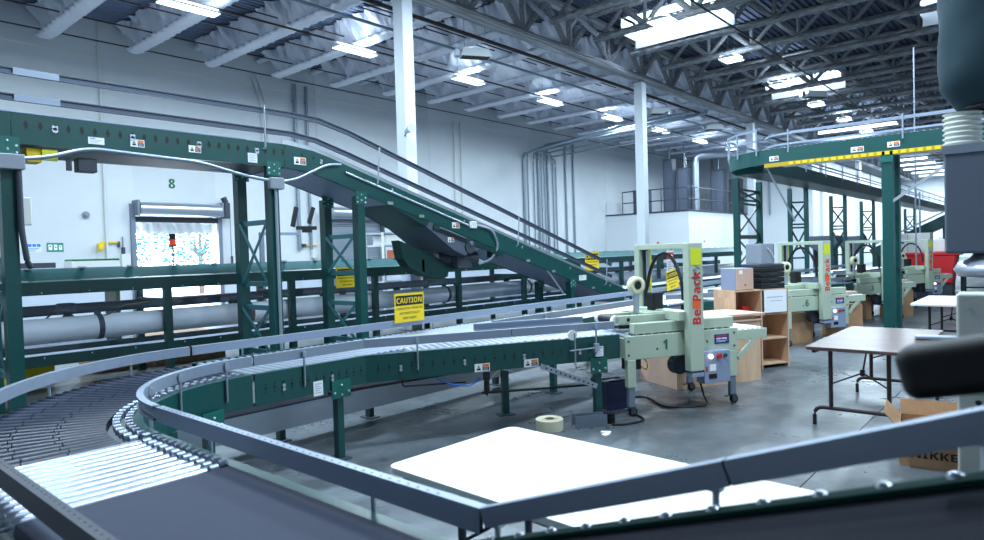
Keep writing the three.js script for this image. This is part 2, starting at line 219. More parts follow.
// roof: ribbed deck with skylight openings, joists, girder
const SKY = [[-10.65, -7.37, -19.83, -18.9], [-10.0, -6.96, -31.3, -30.5], [-3.25, -2.65, -24.42, -24.0]];
const JR = []; for (let n = -6; n < 25; n++) JR.push(-20.0 - 2.29 * n);
const JZ = []; for (let n = -5; n < 31; n++) JZ.push(-6.0 - 2.28 * n);
{
  const c = struct('ceiling', 'exposed roof with ribbed deck, wrapped joists and girder');
  // ribbed deck, ribs along z; cut into strips so that skylights stay open
  const rib = (x0, x1, z0, z1, g) => { const n = Math.max(1, Math.round((x1 - x0) / 0.2)), w = (x1 - x0) / n, pr = []; for (let i = 0; i < n; i++) { const a = x0 + i * w; pr.push([a, 0.0], [a + w * 0.36, 0.0], [a + w * 0.44, 0.055], [a + w * 0.92, 0.055]); } pr.push([x1, 0]); pr.push([x1, 0.1], [x0, 0.1]); g.ext(pr.map(([x, y]) => [x, y + ROOF - 0.1]), 'z', z0, z1); };
  const g = b();
  rib(-22.5, -11.26, -78.2, 8.2, g); g.mesh('deck', M.deck, c);
  const sp = b(); rib(-6.96, -3.25, -78.2, 8.2, sp); rib(-2.65, 9.6, -78.2, 8.2, sp);
  for (const [x0, x1, s] of [[-11.26, -10.65, -1], [-10.65, -10.0, 0], [-10.0, -7.37, 3], [-7.37, -6.96, 1], [-3.25, -2.65, 2]]) {
    let z = 8.2; for (const q of s < 0 ? [] : s === 3 ? [0, 1] : [s]) { rib(x0, x1, SKY[q][3], z, sp); z = SKY[q][2]; } rib(x0, x1, -78.2, z, sp);
  }
  sp.mesh('sprayed_deck', M.deck_sprayed, c);
  // skylight curbs with translucent domes
  SKY.forEach(([x0, x1, z0, z1], i) => {
    const w = struct('window_' + (i + 1), ['bright rectangular skylight nearest the camera', 'bright rectangular skylight farther along the roof', 'small bright skylight beside the green duct'][i]);
    const xa = x0; 
    b().box(xa - 0.05, xa, ROOF - 0.12, ROOF + 0.3, z0, z1).box(x1, x1 + 0.05, ROOF - 0.12, ROOF + 0.3, z0, z1).box(xa - 0.05, x1 + 0.05, ROOF - 0.12, ROOF + 0.3, z0 - 0.05, z0).box(xa - 0.05, x1 + 0.05, ROOF - 0.12, ROOF + 0.3, z1, z1 + 0.05).mesh('curb', M.white_paint, w);
    const pane = b(); pane.box(xa, x1, ROOF + 0.26, ROOF + 0.27, z0, z1); pane.mesh('pane', M.glass, w);
        b().box(xa, x1, 8.33, ROOF - 0.12, z0 - 0.02, z0).mesh('well_lining', M.white_paint, w); b().box(xa - 0.02, xa, 8.6, ROOF - 0.12, z0, z1).box(x1, x1 + 0.02, 8.6, ROOF - 0.12, z0, z1).mesh('well_lining', M.white_paint, w);
  });
  // joists
  const lump = (g, amp) => { const p = g.attributes.position, q = g.attributes.normal; for (let i = 0; i < p.count; i++) { const x = p.getX(i), y = p.getY(i), z = p.getZ(i); const n = 0.6 * Math.sin(x * 9.1 + y * 13.7 + z * 3.1) * Math.sin(x * 23.3 + z * 17.9 + 1.7) + 0.5 * Math.sin(y * 31 + x * 45.3) + 0.5 * Math.sin(x * 61.7 + y * 17 + z * 29); p.setXYZ(i, x + 0, y + amp * n, z + amp * Math.sin(x * 17.3 + y * 7.1 + z * 11)); } g.computeVertexNormals(); return g; };
  const beam = (B0, p, q, w, h, amp, seg) => { const a = V(...p), e = V(...q), d = e.clone().sub(a), L = d.length(); d.normalize(); const up = Math.abs(d.y) > 0.95 ? V(0, 0, 1) : V(0, 1, 0), side = d.clone().cross(up).normalize(), u = side.clone().cross(d).normalize(); const g = new THREE.CylinderGeometry(0.5, 0.5, L, 8, Math.max(1, Math.round(L / seg)), false); g.scale(w * 1.12, 1, h * 1.12); g.applyMatrix4(new THREE.Matrix4().makeBasis(side, d, u.clone())); g.translate((a.x + e.x) / 2, (a.y + e.y) / 2, (a.z + e.z) / 2); lump(g, amp); B0.add(g); };
  // left bay: joists draped in pale foil
  JZ.forEach((z, n) => {
    if (z > -1 || z < -48.5) return;
    const g = b(), xw = -21.8 + Math.max(0, Math.min(1.5, (-5.85 - z) * 0.11)), yb = 8.24;
    beam(g, [xw, yb, z], [-11.4, yb, z], 0.4, 0.17, 0.024, 0.06);
    beam(g, [-22.18, 8.97, z], [-11.4, 8.97, z], 0.22, 0.16, 0.01, 0.2);
    for (let x = xw + 0.1; x < -12; x += 1.4) { beam(g, [x, yb, z], [x + 0.7, 8.95, z], 0.12, 0.12, 0.01, 0.25); beam(g, [x + 1.4, yb, z], [x + 0.7, 8.95, z], 0.12, 0.12, 0.01, 0.25); }
    // drape: a folded closed skin around the web
    const nx = 150, nv = 6, pos = [], uv = [], idx = [];
    for (const s of [-1, 1]) for (let i = 0; i <= nx; i++) for (let j = 0; j <= nv; j++) {
      const x = lerp(xw - 0.05, -11.45, i / nx), v = j / nv, wv = Math.abs(((x - xw) / 0.7) % 2 - 1), fold = 0.03 * Math.sin(x * 26 + n * 2.1 + v * 3) * v + 0.03 * Math.sin(x * 11.3 + n + 5 * v) + 0.06 * Math.cos((wv - v) * 5.2) + 0.035 * Math.sin(x * 47 + v * 9 + n) * Math.sin(x * 7.7 - v * 6) + rr(-0.018, 0.018);
      const xx = i === 0 ? x - 0.28 * v : x;
      pos.push(xx, yb + 0.02 + v * 0.78, z + s * (0.1 + 0.2 * v * v + fold * (0.5 + 0.9 * v))); uv.push(x, v * 0.7);
    }
    const st = (nx + 1) * (nv + 1);
    for (let s = 0; s < 2; s++) for (let i = 0; i < nx; i++) for (let j = 0; j < nv; j++) { const a = s * st + i * (nv + 1) + j, c2 = a + nv + 1; if (s) idx.push(a, a + 1, c2, a + 1, c2 + 1, c2); else idx.push(a, c2, a + 1, a + 1, c2, c2 + 1); }
    const dg = new THREE.BufferGeometry(); dg.setAttribute('position', new THREE.Float32BufferAttribute(pos, 3)); dg.setAttribute('uv', new THREE.Float32BufferAttribute(uv, 2)); dg.setIndex(idx); dg.computeVertexNormals(); g.add(dg);
    g.mesh('roof_joist', M.foil, c);
  });
  // right bay: joists under sprayed fireproofing, Warren web with verticals
  JR.forEach((z, n) => {
    if (z > -7 || z < -75) return;
    const g = b(), x0 = -10.9, x1 = -0.45, near = z > -38;
    beam(g, [x0, 8.23, z], [x1, 8.23, z], 0.25, 0.18, 0.018, near ? 0.1 : 0.4); beam(g, [-11.26, 8.99, z], [x1, 8.99, z], 0.26, 0.16, 0.012, 0.3);
    for (let x = x0 + 0.25; x < x1 - 0.5; x += 1.46) { beam(g, [x, 8.26, z], [x + 0.73, 8.96, z], 0.13, 0.13, 0.012, 0.15); beam(g, [x + 1.46, 8.26, z], [x + 0.73, 8.96, z], 0.15, 0.15, 0.012, 0.15); beam(g, [x + 1.46, 8.26, z], [x + 1.46, 8.97, z], 0.11, 0.11, 0.01, 0.2); }
    g.mesh('roof_joist', M.fireproofing, c);
  });
  const gd = b(), GX = -11.26; beam(gd, [GX, 7.72, 8], [GX, 7.72, -77], 0.34, 0.28, 0.025, 0.2); beam(gd, [GX, 9.0, 8], [GX, 9.0, -77], 0.34, 0.22, 0.02, 0.5);
  for (let z = 6; z > -76; z -= 2.28) { beam(gd, [GX, 7.75, z], [GX, 8.95, z - 1.14], 0.16, 0.16, 0.015, 0.25); beam(gd, [GX, 7.75, z - 2.28], [GX, 8.95, z - 1.14], 0.16, 0.16, 0.015, 0.25); beam(gd, [GX, 7.75, z], [GX, 8.95, z], 0.13, 0.13, 0.015, 0.25); }
  gd.mesh('girder', M.fireproofing, c);
  const g2 = b(); beam(g2, [-0.25, 7.72, 8], [-0.25, 7.72, -77], 0.34, 0.28, 0.02, 0.5); for (let z = 6; z > -76; z -= 2.28) { beam(g2, [-0.25, 7.75, z], [-0.25, 8.95, z - 1.14], 0.16, 0.16, 0.015, 0.4); beam(g2, [-0.25, 7.75, z - 2.28], [-0.25, 8.95, z - 1.14], 0.16, 0.16, 0.015, 0.4); } g2.mesh('girder', M.fireproofing, c);
  // bridging rods between the wrapped joists
  for (const [x, y] of [[-21.4, 8.29], [-19.9, 8.39], [-18.0, 8.39], [-16.9, 8.6], [-14.6, 8.6], [-13.9, 8.39], [-12.9, 8.62]]) b().cyl([x, y, 4], [x, y, -48.5], 0.022, 6).mesh('bridging_rod', M.pipe_brown, c);
  // thin paired conduits between the wrapped joists, under the deck
  JZ.forEach((z, n) => { if (z > -3 || z < -30) return; for (const o of [0.75, 0.95]) b().cyl([-22.1, 8.98, z - o], [-11.6, 8.98, z - o], 0.016, 6).mesh('deck_conduit', M.off_white, c); });
}
// columns
[[-10.12, 'white painted square steel column rising behind the sloping conveyor'], [-21.2, 'square steel column in front of the white office block'], [-32.1, 'grey steel column behind the raised curved conveyor'], [-43, 'far steel column seen beneath the raised conveyor'], [-54, 'most distant steel column under the girder']].forEach(([z, label], i) => {
  const t = thing('steel_column', label, 'column', [-11.26, 0, z], 0, 'columns under the roof girder');
  b().rb(0, 3.79, 0, 0.32, 7.58, 0.32, 0.02).mesh('shaft', M.column_paint, t); b().box(-0.22, 0.22, 0, 0.025, -0.22, 0.22).mesh('base_plate', M.steel_grey, t); b().box(-0.22, 0.22, 7.56, 7.6, -0.22, 0.22).mesh('cap_plate', M.steel_grey, t);
  if (i < 1) { const l = b(); l.cyl([0.1, 4.4, 0.15], [0.26, 4.45, 0.22], 0.02, 6); l.cyl([0.22, 4.46, 0.22], [0.5, 4.5, 0.3], 0.035, 10, 0.1); l.mesh('horn_speaker', M.conduit, t); }
});
// dock doors
function slatCurtain(parent, z0, z1, y0, y1, x) { const h = 0.09; for (let y = y0; y < y1 - 0.01; y += h) b().ext([[x, y + 0.004], [x + 0.014, y + 0.012], [x + 0.014, y + h - 0.016], [x, y + h - 0.006], [x - 0.01, y + h / 2]], 'z', z0, z1).mesh('slat', M.galvanised, parent); }
{
  const d = struct('door_1', 'open roll-up dock door under the number eight');
  const [a, c] = doors[0];
  b().box(WX, WX + 0.1, 0, 3.6, a - 0.14, a).box(WX, WX + 0.1, 0, 3.6, c, c + 0.14).mesh('guide', M.steel_grey, d);
  b().cyl([WX + 0.3, 3.43, a + 0.03], [WX + 0.3, 3.43, c - 0.03], 0.23, 24).mesh('curtain_roll', M.zinc, d);
  b().box(WX + 0.02, WX + 0.06, 3.07, 3.2, a, c).box(WX + 0.02, WX + 0.12, 3.02, 3.07, a, c).mesh('bottom_bar', M.dark_grey, d);
  b().box(WX, WX + 0.46, 3.22, 3.7, c - 0.02, c + 0.05).box(WX, WX + 0.46, 3.22, 3.7, a - 0.05, a + 0.02).mesh('end_bracket', M.steel_grey, d);
  b().rb(WX + 0.3, 3.45, a - 0.2, 0.25, 0.55, 0.2, 0.03).cyl([WX + 0.3, 3.72, a - 0.2], [WX + 0.3, 3.9, a - 0.12], 0.1, 12).mesh('motor', M.dark_grey, d); b().cyl([WX + 0.2, 1.2, a - 0.4], [WX + 0.2, 3.3, a - 0.38], 0.012, 6).rb(WX + 0.2, 1.75, a - 0.4, 0.07, 0.25, 0.07, 0.01).mesh('pull_chain', M.dark_grey, d);
}
{
  const d = struct('door_2', 'closed grey slatted roll-up dock door');
  const [a, c] = doors[1];
  b().box(WX, WX + 0.12, 0, 3.8, a - 0.16, a).box(WX, WX + 0.12, 0, 3.8, c, c + 0.16).mesh('guide', M.dark_grey, d);
  b().cyl([WX + 0.3, 3.5, a + 0.03], [WX + 0.3, 3.5, c - 0.03], 0.25, 24).mesh('curtain_roll', M.zinc, d);
  slatCurtain(d, a, c, 0, 3.28, WX - 0.03);
  b().cyl([WX + 0.25, 1.3, c + 0.35], [WX + 0.25, 3.6, c + 0.35], 0.06, 8).mesh('counterweight_tube', M.dark_grey, d);
}
{ const s = thing('dock_apron', 'pale concrete yard outside the open dock door', 'yard'); b().box(-60, -22.52, -0.3, -0.02, -40, 20).mesh('slab', M.asphalt, s); s.userData.kind = 'structure'; }
{ // curtain of the dock shelter
  const nx = 30, pos = [], idx = [], [a, c] = doors[0]; for (let i = 0; i <= nx; i++) for (let j = 0; j <= 4; j++) pos.push(WX - 0.5 - 0.05 * Math.sin(i * 1.9 + j), 3.28 - j * 0.15 - (j === 4 ? 0.04 * Math.sin(i * 2.3) : 0), lerp(a - 0.1, c + 0.1, i / nx));
  for (let i = 0; i < nx; i++) for (let j = 0; j < 4; j++) { const q = i * 5 + j; idx.push(q, q + 5, q + 1, q + 1, q + 5, q + 6); }
  const g = new THREE.BufferGeometry(); g.setAttribute('position', new THREE.Float32BufferAttribute(pos, 3)); g.setIndex(idx); g.computeVertexNormals();
  one(b().add(g).box(WX - 0.6, WX - 0.31, 3.28, 3.33, a - 0.1, c + 0.1).box(WX - 0.6, WX - 0.31, 0, 3.33, a - 0.3, a - 0.02).mesh('dock_curtain', M.white_paint), 'pale ruffled curtain hanging outside the open dock door', 'curtain');
}
function tree(x, z, h, r, label, n, group) {
  const t = thing('leafy_tree', label, 'tree', [x, 0, z], 0, group), trunk = b(); trunk.cyl([0, -0.3, 0], [0, h * 0.6, 0], 0.16, 8, 0.08); for (let i = 0; i < 6; i++) { const a = i * 1.05; trunk.cyl([0, h * 0.35, 0], [Math.cos(a) * r * 0.6, h * 0.75, Math.sin(a) * r * 0.6], 0.06, 6, 0.02); } trunk.mesh('trunk', M.bark, t);
  const g = b(), leaf = new THREE.PlaneGeometry(0.16, 0.1); for (let i = 0; i < n; i++) { const u = rr(-1, 1), a = rr(0, 6.283), k = Math.cbrt(rr(0.2, 1)) , q = Math.sqrt(1 - u * u); const l = leaf.clone(); l.rotateX(rr(0, 6)); l.rotateY(rr(0, 6)); l.translate(r * k * q * Math.cos(a), h * 0.62 + u * k * h * 0.42, r * k * q * Math.sin(a)); g.add(l); }
  stuff(g.mesh('foliage', M.leaf, t)); return t;
}
tree(-35, -16.4, 5.4, 2.8, 'bright leafy tree right of centre through the open dock door', 3200); tree(-38, -13.2, 3.4, 1.8, 'smaller bright shrub through the dock door at left', 1400);

// ---------------------------------------------------------------- ceiling fixtures
function lamp(x, y, z, label, len = 1.22, w = 0.32, along = 'z', upScale = 1) {
  const t = thing('ceiling_light', label, 'light', [x, y, z], along === 'z' ? 0 : Math.PI / 2, 'bright ceiling lights');
  b().ext([[-w / 2, 0.015], [w / 2, 0.015], [w / 2, 0.05], [w / 4, 0.1], [-w / 4, 0.1], [-w / 2, 0.05]], 'z', -len / 2, len / 2).mesh('housing', M.white_paint, t);
  b().box(-w / 2 + 0.01, w / 2 - 0.01, 0, 0.0145, -len / 2 + 0.01, len / 2 - 0.01).mesh('diffuser', M.lamp_glow, t);
  const g = b(); for (const k of [-1, 1]) g.cyl([0, 0.09, k * len * 0.38], [0, 9.0 - y, k * len * 0.38], 0.006, 5); g.mesh('hanger', M.conduit, t);
  const L = new THREE.RectAreaLight(LAMP.color, LAMP.power, w - 0.02, len - 0.02); L.position.set(x, y - 0.012, z); if (along !== 'z') { L.width = len - 0.02; L.height = w - 0.02; } L.rotation.x = -Math.PI / 2; L.castShadow = true; scene.add(L);
  // added upward light and glowing top strip, put in to brighten the roof
  const U = new THREE.RectAreaLight(LAMP.color, LAMP.up * (upScale || 0.7), L.width * 0.96, L.height * 0.96); U.position.set(x, y + 0.125, z); U.rotation.x = Math.PI / 2; U.castShadow = true; scene.add(U); b().box(-w / 2 + 0.03, w / 2 - 0.03, 0.105, 0.112, -len / 2 + 0.03, len / 2 - 0.03).mesh('added_top_glow', M.lamp_glow, t);
  return t;
}
const order = ['first', 'second', 'third', 'fourth', 'fifth', 'sixth', 'seventh', 'eighth'];
for (let i = 0; i < 8; i++) lamp(-15.8, 7.78, -7.37 - 4.91 * i, `${order[i]} ceiling light from the left in the row near the dock wall`, 1.4, 0.36);
lamp(-15.8, 7.78, -2.46, 'ceiling light outside the picture in the row near the dock wall', 1.4, 0.36); lamp(-15.8, 7.78, 2.45, 'ceiling light behind the camera in the row near the dock wall', 1.4, 0.36);
for (let i = 0; i < 6; i++) lamp(-8.14, 7.78, -16.68 - 4.89 * i, `${order[i]} ceiling light along the row crossing the skylights`, 0.72, 0.58, 'z', false);
for (let i = 0; i < 3; i++) lamp(-8.14, 7.78, -2 - 4.89 * i, ['ceiling light overhead beside the camera', 'ceiling light above the curved conveyor, outside the picture', 'ceiling light above the sealing machines, outside the picture'][i], 1.4, 0.5, 'z', false);
for (let i = 0; i < 2; i++) lamp(-2.6, 7.78, -4 - 9 * i, ['ceiling light above the brown folding table', 'ceiling light above the white folding table'][i], 1.4, 0.5, 'z', false);
lamp(2.6, 7.78, -7, 'added unseen light right of the brown table brightening the sealing machines', 1.4, 0.5, 'z', false); lamp(3.4, 7.78, -12, 'ceiling light over the unseen right aisle', 1.4, 0.5, 'z', false);  // first lamp is added to brighten the fronts of the sealing machines
for (let i = 0; i < 7; i++) lamp(-8.9, 7.78, -50 - 4.0 * i, `far strip light under the raised conveyor, ${order[i]} counting away`, 2.8, 0.35, 'x', false);
for (let i = 0; i < 2; i++) lamp(-8.3, 7.78, -39.6 - 3.8 * i, ['long strip light hanging above the raised conveyor', 'short strip light just beyond the long one'][i], i ? 1.4 : 3.8, 0.35, 'x', false);
// gas unit heaters
function heater(x, y, z, turn, label) {
  const t = thing('radiant_heater', label, 'heater', [x, y, z], turn, 'radiant heaters under the roof');
  b().ext([[-0.45, 0], [0.45, 0], [0.36, 0.22], [-0.36, 0.22]], 'z', -0.16, 0.16).mesh('hood', M.white_paint, t); const g = b(); for (let i = 0; i < 4; i++) g.box(-0.4, 0.4, -0.02, 0, -0.14 + i * 0.08, -0.1 + i * 0.08); g.mesh('burner_grille', M.pipe_brown, t);
  b().rb(-0.52, 0.1, 0, 0.14, 0.2, 0.2, 0.02).mesh('gas_valve', M.galvanised, t); b().cyl([-0.3, 0.2, 0], [-0.3, 8.9 - y, 0], 0.008, 5).cyl([0.3, 0.2, 0], [0.3, 8.9 - y, 0], 0.008, 5).mesh('hanger', M.conduit, t);
}
heater(-12.4, 7.2, -13.8, 1.0, 'pale radiant heater hanging above the sloping conveyor'); heater(-12.3, 7.14, -24.8, 0.9, 'radiant heater fixed beside the second column'); heater(-12.2, 7.14, -30.0, 0.9, 'radiant heater midway between second and third columns'); heater(-7.0, 7.2, -26.8, 0.9, 'radiant heater hanging below the far skylight');
// sprinkler and gas lines
for (const [x, y, z0, z1, r, m, l] of [[-15.8, 7.96, 6, -47, 0.03, 'pipe_brown', 'thin dark pipe carrying the row of lights near the dock wall'], [-12.4, 7.78, 6, -48, 0.055, 'pipe_brown', 'dark sprinkler pipe running left of the girder'], [-13.1, 7.57, 6, -48, 0.04, 'conduit', 'grey pipe beside the dark sprinkler pipe'], [-7.14, 8.02, 6, -70, 0.026, 'pipe_brown', 'dark brown pipe crossing beneath the skylights']]) one(b().cyl([x, y, z0], [x, y, z1], r, 8).mesh('ceiling_pipe', M[m]), l, 'pipe', 'pipes under the roof');
for (const [x, z, y] of [[-8.8, -37.0, 6.97], [-7.7, -38.4, 6.75]]) one(b().cyl([x - 5, y, z], [x + 8, y, z], 0.08, 10).mesh('ceiling_pipe', M.conduit), y > 6.8 ? 'upper large grey pipe crossing behind the raised conveyor' : 'lower large grey pipe crossing behind the raised conveyor', 'pipe', 'pipes under the roof');
// bundle of conduits running down the wall and across to the right
{
  const zs = [-28.3, -28.65, -29.2, -29.6, -29.9, -30.2, -30.5, -31.0, -31.3], ys = [7.02, 7.14, 7.08, 7.32, 7.26, 7.43, 7.55, 7.2, 6.97];
  zs.forEach((z, i) => one(b().pipe([[WX + 0.08, 0.2, z], [WX + 0.08, ys[i], z], [WX + 0.6, ys[i] + 0.02, z + 0.3 + 0.12 * i], [-11.9, ys[i] + 0.12, z + 3.5 - 0.26 * i]], i % 3 ? 0.04 : 0.07, 8, 0.4).mesh('wall_conduit', M.conduit), `${['first', 'second', 'third', 'fourth', 'fifth', 'sixth', 'seventh', 'eighth', 'ninth'][i]} conduit from the left in the bundle bending off the dock wall`, 'conduit', 'conduit bundle on the dock wall'));
}
for (const [z, y0, y1, r, l] of [[-7.49, 0.30, 8.95, 0.035, 'thin vertical conduit left of the open dock door'], [-4.62, 3.46, 8.08, 0.029, 'thin vertical conduit above the left end of the upper conveyor'], [-14.22, 2.05, 8.37, 0.070, 'left pipe of the vertical pair behind the conveyor bend'], [-14.74, 2.05, 8.37, 0.058, 'right pipe of the vertical pair behind the conveyor bend'], [-20.24, 2.05, 7.78, 0.035, 'thin wall conduit beside the first column'], [-22.93, 2.64, 8.13, 0.035, 'left conduit of the pair above the sloping guard rails'], [-23.40, 2.64, 8.13, 0.035, 'right conduit of the pair above the sloping guard rails'], [-32.29, 0.88, 8.13, 0.058, 'left pipe of the dark pair beyond the conduit bundle'], [-33.11, 0.88, 8.13, 0.058, 'right pipe of the dark pair beyond the conduit bundle']])
  one(b().cyl([WX + r + 0.03, y0, z], [WX + r + 0.03, y1, z], r, 8).box(WX, WX + 0.06, y0 + 0.6, y0 + 0.66, z - 0.06, z + 0.06).box(WX, WX + 0.06, y1 - 0.66, y1 - 0.6, z - 0.06, z + 0.06).mesh('wall_conduit', r > 0.045 ? M.conduit : M.off_white), l, 'conduit');

for (const [dz, l] of [[0, 'left of two thin conduits slanting down the dock wall top'], [-0.22, 'right of two thin conduits slanting down the dock wall top']]) one(b().pipe([[WX + 0.05, 8.5, -12.42 + dz], [WX + 0.05, 7.3, -12.84 + dz], [WX + 0.05, 5.6, -12.84 + dz]], 0.022, 6, 0.15).mesh('wall_conduit', M.off_white), l, 'conduit');

// ---------------------------------------------------------------- conveyors
const LANE = 0.84, RAIL = [[-0.018, -0.075], [0.018, -0.075], [0.018, -0.062], [-0.004, -0.062], [-0.004, -0.012], [0.018, -0.012], [0.018, 0], [-0.018, 0]];   // C-channel guard rail, top at 0
const RAILM = RAIL.map(([x, y]) => [-x, y]), RAILS = RAILM.map(([x, y]) => [x, y * 0.72]);
const FRAME = [[-0.02, -0.24], [0.03, -0.24], [0.03, -0.225], [-0.012, -0.225], [-0.012, -0.01], [0.03, -0.01], [0.03, 0], [-0.02, 0]], FRAMEM = FRAME.map(([x, y]) => [-x, y]);
const rollerGeo = new Map();
function roller(len, r, seg = 12) { const k = len.toFixed(3) + r; if (!rollerGeo.has(k)) rollerGeo.set(k, b().cyl([-len / 2, 0, 0], [len / 2, 0, 0], r, seg).cyl([-len / 2 - 0.03, 0, 0], [len / 2 + 0.03, 0, 0], 0.006, 5).geo()); return rollerGeo.get(k); }
// upright of a small conveyor: green channel post with clamp plate and foot
function lowLeg(parent, x, z, top, faceX, faceZ, mat = M.green) {
  b().box(x - 0.035, x + 0.035, 0.012, top - 0.1, z - 0.03, z + 0.03).mesh('leg', mat, parent); b().box(x - 0.09, x + 0.09, 0, 0.012, z - 0.06, z + 0.06).mesh('foot_plate', M.dark_grey, parent);
}
function clampPlate(parent, x, y, z, turn) { const g = new THREE.Group(); const m = b().cb(x, y, z, 0.19, 0.15, 0.012, turn).mesh('clamp_plate', M.green_light, parent); const bl = b(); for (const [u, v] of [[0, 0.03], [0, -0.05], [-0.07, -0.03], [0.07, -0.03]]) bl.sph(x + Math.cos(turn) * u + Math.sin(turn) * 0.008, y + v, z - Math.sin(turn) * u + Math.cos(turn) * 0.008, 0.012, 1, 8); stuff(bl.mesh('bolts', M.zinc, m)); return m; }
// rows of bolt heads and punched holes along a side frame
function punch(parent, pts, side, y0, gap, hole = 0.009) {
  const h = b(), z = b(); let L = 0;
  for (let i = 0; i < pts.length - 1; i++) {
    const a = V(...pts[i]), e = V(...pts[i + 1]), d = e.clone().sub(a), len = d.length(); d.normalize(); const n = d.clone().cross(V(0, 1, 0)).normalize().multiplyScalar(side), up = n.clone().cross(d).multiplyScalar(side); if (up.y < 0) up.negate();
    for (let s = gap / 2 + 0.05; s < len; s += gap, L++) { const c = a.clone().addScaledVector(d, s).addScaledVector(up, y0).addScaledVector(n, 0.001); const big = L % 6 === 2; for (const [k, r] of [[0, hole * 1.2], [0.03, hole * 0.7], [-0.03, hole * 0.7]]) { const p = c.clone().addScaledVector(up, k), q = p.clone().addScaledVector(n, big ? 0.012 : 0.002); (big && k !== 0.03 ? z : h).cyl(p.toArray(), q.toArray(), big && k !== 0.03 ? hole * 1.6 : r, 7); } }
  }
  if (h.g.length) stuff(h.mesh('punched_holes', M.black, parent)); if (z.g.length) stuff(z.mesh('bolts', M.zinc, parent));
}
function bracket(parent, p, n, top, low = 0.16) { // bent rod that carries a guard rail; p on the frame, n outwards
  const a = V(...p), q = V(...n).multiplyScalar(0.035), t = a.clone().add(q); b().pipe([[a.x, a.y - low, a.z], [t.x, a.y - low, t.z], [t.x, top - 0.01, t.z]], 0.009, 6, 0.03).cb(t.x, top - 0.04, t.z, 0.03, 0.04, 0.03).mesh('rail_bracket', M.galvanised, parent);
}
// --- curved roller conveyor: quarter turn
const CC = [-3.47, -2.51], RI = 1.15, AO = 2.15, BO = 1.85;
{
  const t = thing('curved_conveyor', 'quarter-turn conveyor of dark tapered rollers with silver wheels inside', 'conveyor');
  const inner = [], outer = [], innerR = [], outerR = []; const N = 24;
  for (let i = 0; i <= N; i++) { const a = i / N * Math.PI / 2, ca = Math.cos(a), sa = Math.sin(a); inner.push([CC[0] - RI * sa, LANE, CC[1] + RI * ca]); outer.push([CC[0] - AO * sa, LANE - 0.09, CC[1] + BO * ca]); innerR.push([CC[0] - (RI - 0.01) * sa, LANE + 0.14, CC[1] + (RI - 0.01) * ca]); outerR.push([CC[0] - (AO + 0.02) * sa, LANE + 0.14, CC[1] + (BO + 0.02) * ca]); }
  b().sweep(inner, FRAMEM).mesh('side_frame', M.green, t); b().sweep(outer, FRAME).mesh('side_frame', M.green, t);
  b().sweep(innerR, RAILM).mesh('guard_rail', M.rail, t); b().sweep(outerR.slice(0, 25), RAILM).mesh('guard_rail', M.rail, t);
  punch(t, inner.map((p) => [p[0], p[1], p[2]]), 1, -0.12, 0.07);
  // tapered rollers, three sleeves each
  const K = 36;
  for (let i = 0; i < K; i++) {
    const a = (i + 0.5) / K * Math.PI / 2, ca = Math.cos(a), sa = Math.sin(a), ri = RI + 0.155, p = [CC[0] - ri * sa, CC[1] + ri * ca], q = [CC[0] - (AO + 0.01) * sa, CC[1] + (BO + 0.01) * ca]; const g = b(), y = LANE - 0.012;
    const at = (k) => [lerp(p[0], q[0], k), lerp(y - 0.024, y - 0.043, k), lerp(p[1], q[1], k)], rad = (k) => lerp(0.024, 0.043, k);
    for (const [k0, k1] of i % 2 ? [[0, 0.36], [0.37, 0.7], [0.71, 1]] : [[0, 0.4], [0.41, 0.73], [0.74, 1]]) g.cyl(at(k0), at(k1), rad(k0), 10, rad(k1));
    g.mesh('roller', M.roller_dark, t);
  }
  const W = 25; for (let i = 0; i < W; i++) for (const off of [0.03, 0.09]) { const a = (i + (off > 0.1 ? 0.5 : 0)) / W * Math.PI / 2, ca = Math.cos(a), sa = Math.sin(a), r0 = RI + off; b().cyl([CC[0] - r0 * sa, LANE - 0.006, CC[1] + r0 * ca], [CC[0] - (r0 + 0.036) * sa, LANE - 0.006, CC[1] + (r0 + 0.036) * ca], 0.021, 9).mesh('wheel', M.wheel, t); }
  { const p = inner[19]; clampPlate(t, p[0] + 0.05, LANE - 0.27, p[2] - 0.016, 1.9); lowLeg(t, p[0] + 0.0, p[2], LANE - 0.14); }
  for (const i of [3, 9, 15, 21]) { const p = inner[i], d = V(CC[0] - p[0], 0, CC[1] - p[2]).normalize(); bracket(t, p, [d.x, 0, d.z], LANE + 0.14); }
  for (const i of [2, 8, 14, 20]) { const p = outer[i], d = V(p[0] - CC[0], 0, p[2] - CC[1]).normalize(); bracket(t, p, [d.x, 0, d.z], LANE + 0.14); }
  for (const [i, o] of [[4, 1], [14, 1], [4, 0], [20, 0]]) { const p = (o ? inner : outer)[i]; lowLeg(t, p[0], p[2], LANE - 0.14); }
  b().box(-3.75, -3.6, 0.02, 0.1, -1.0, -0.95).mesh('tie_bar', M.green_dark, t);
}
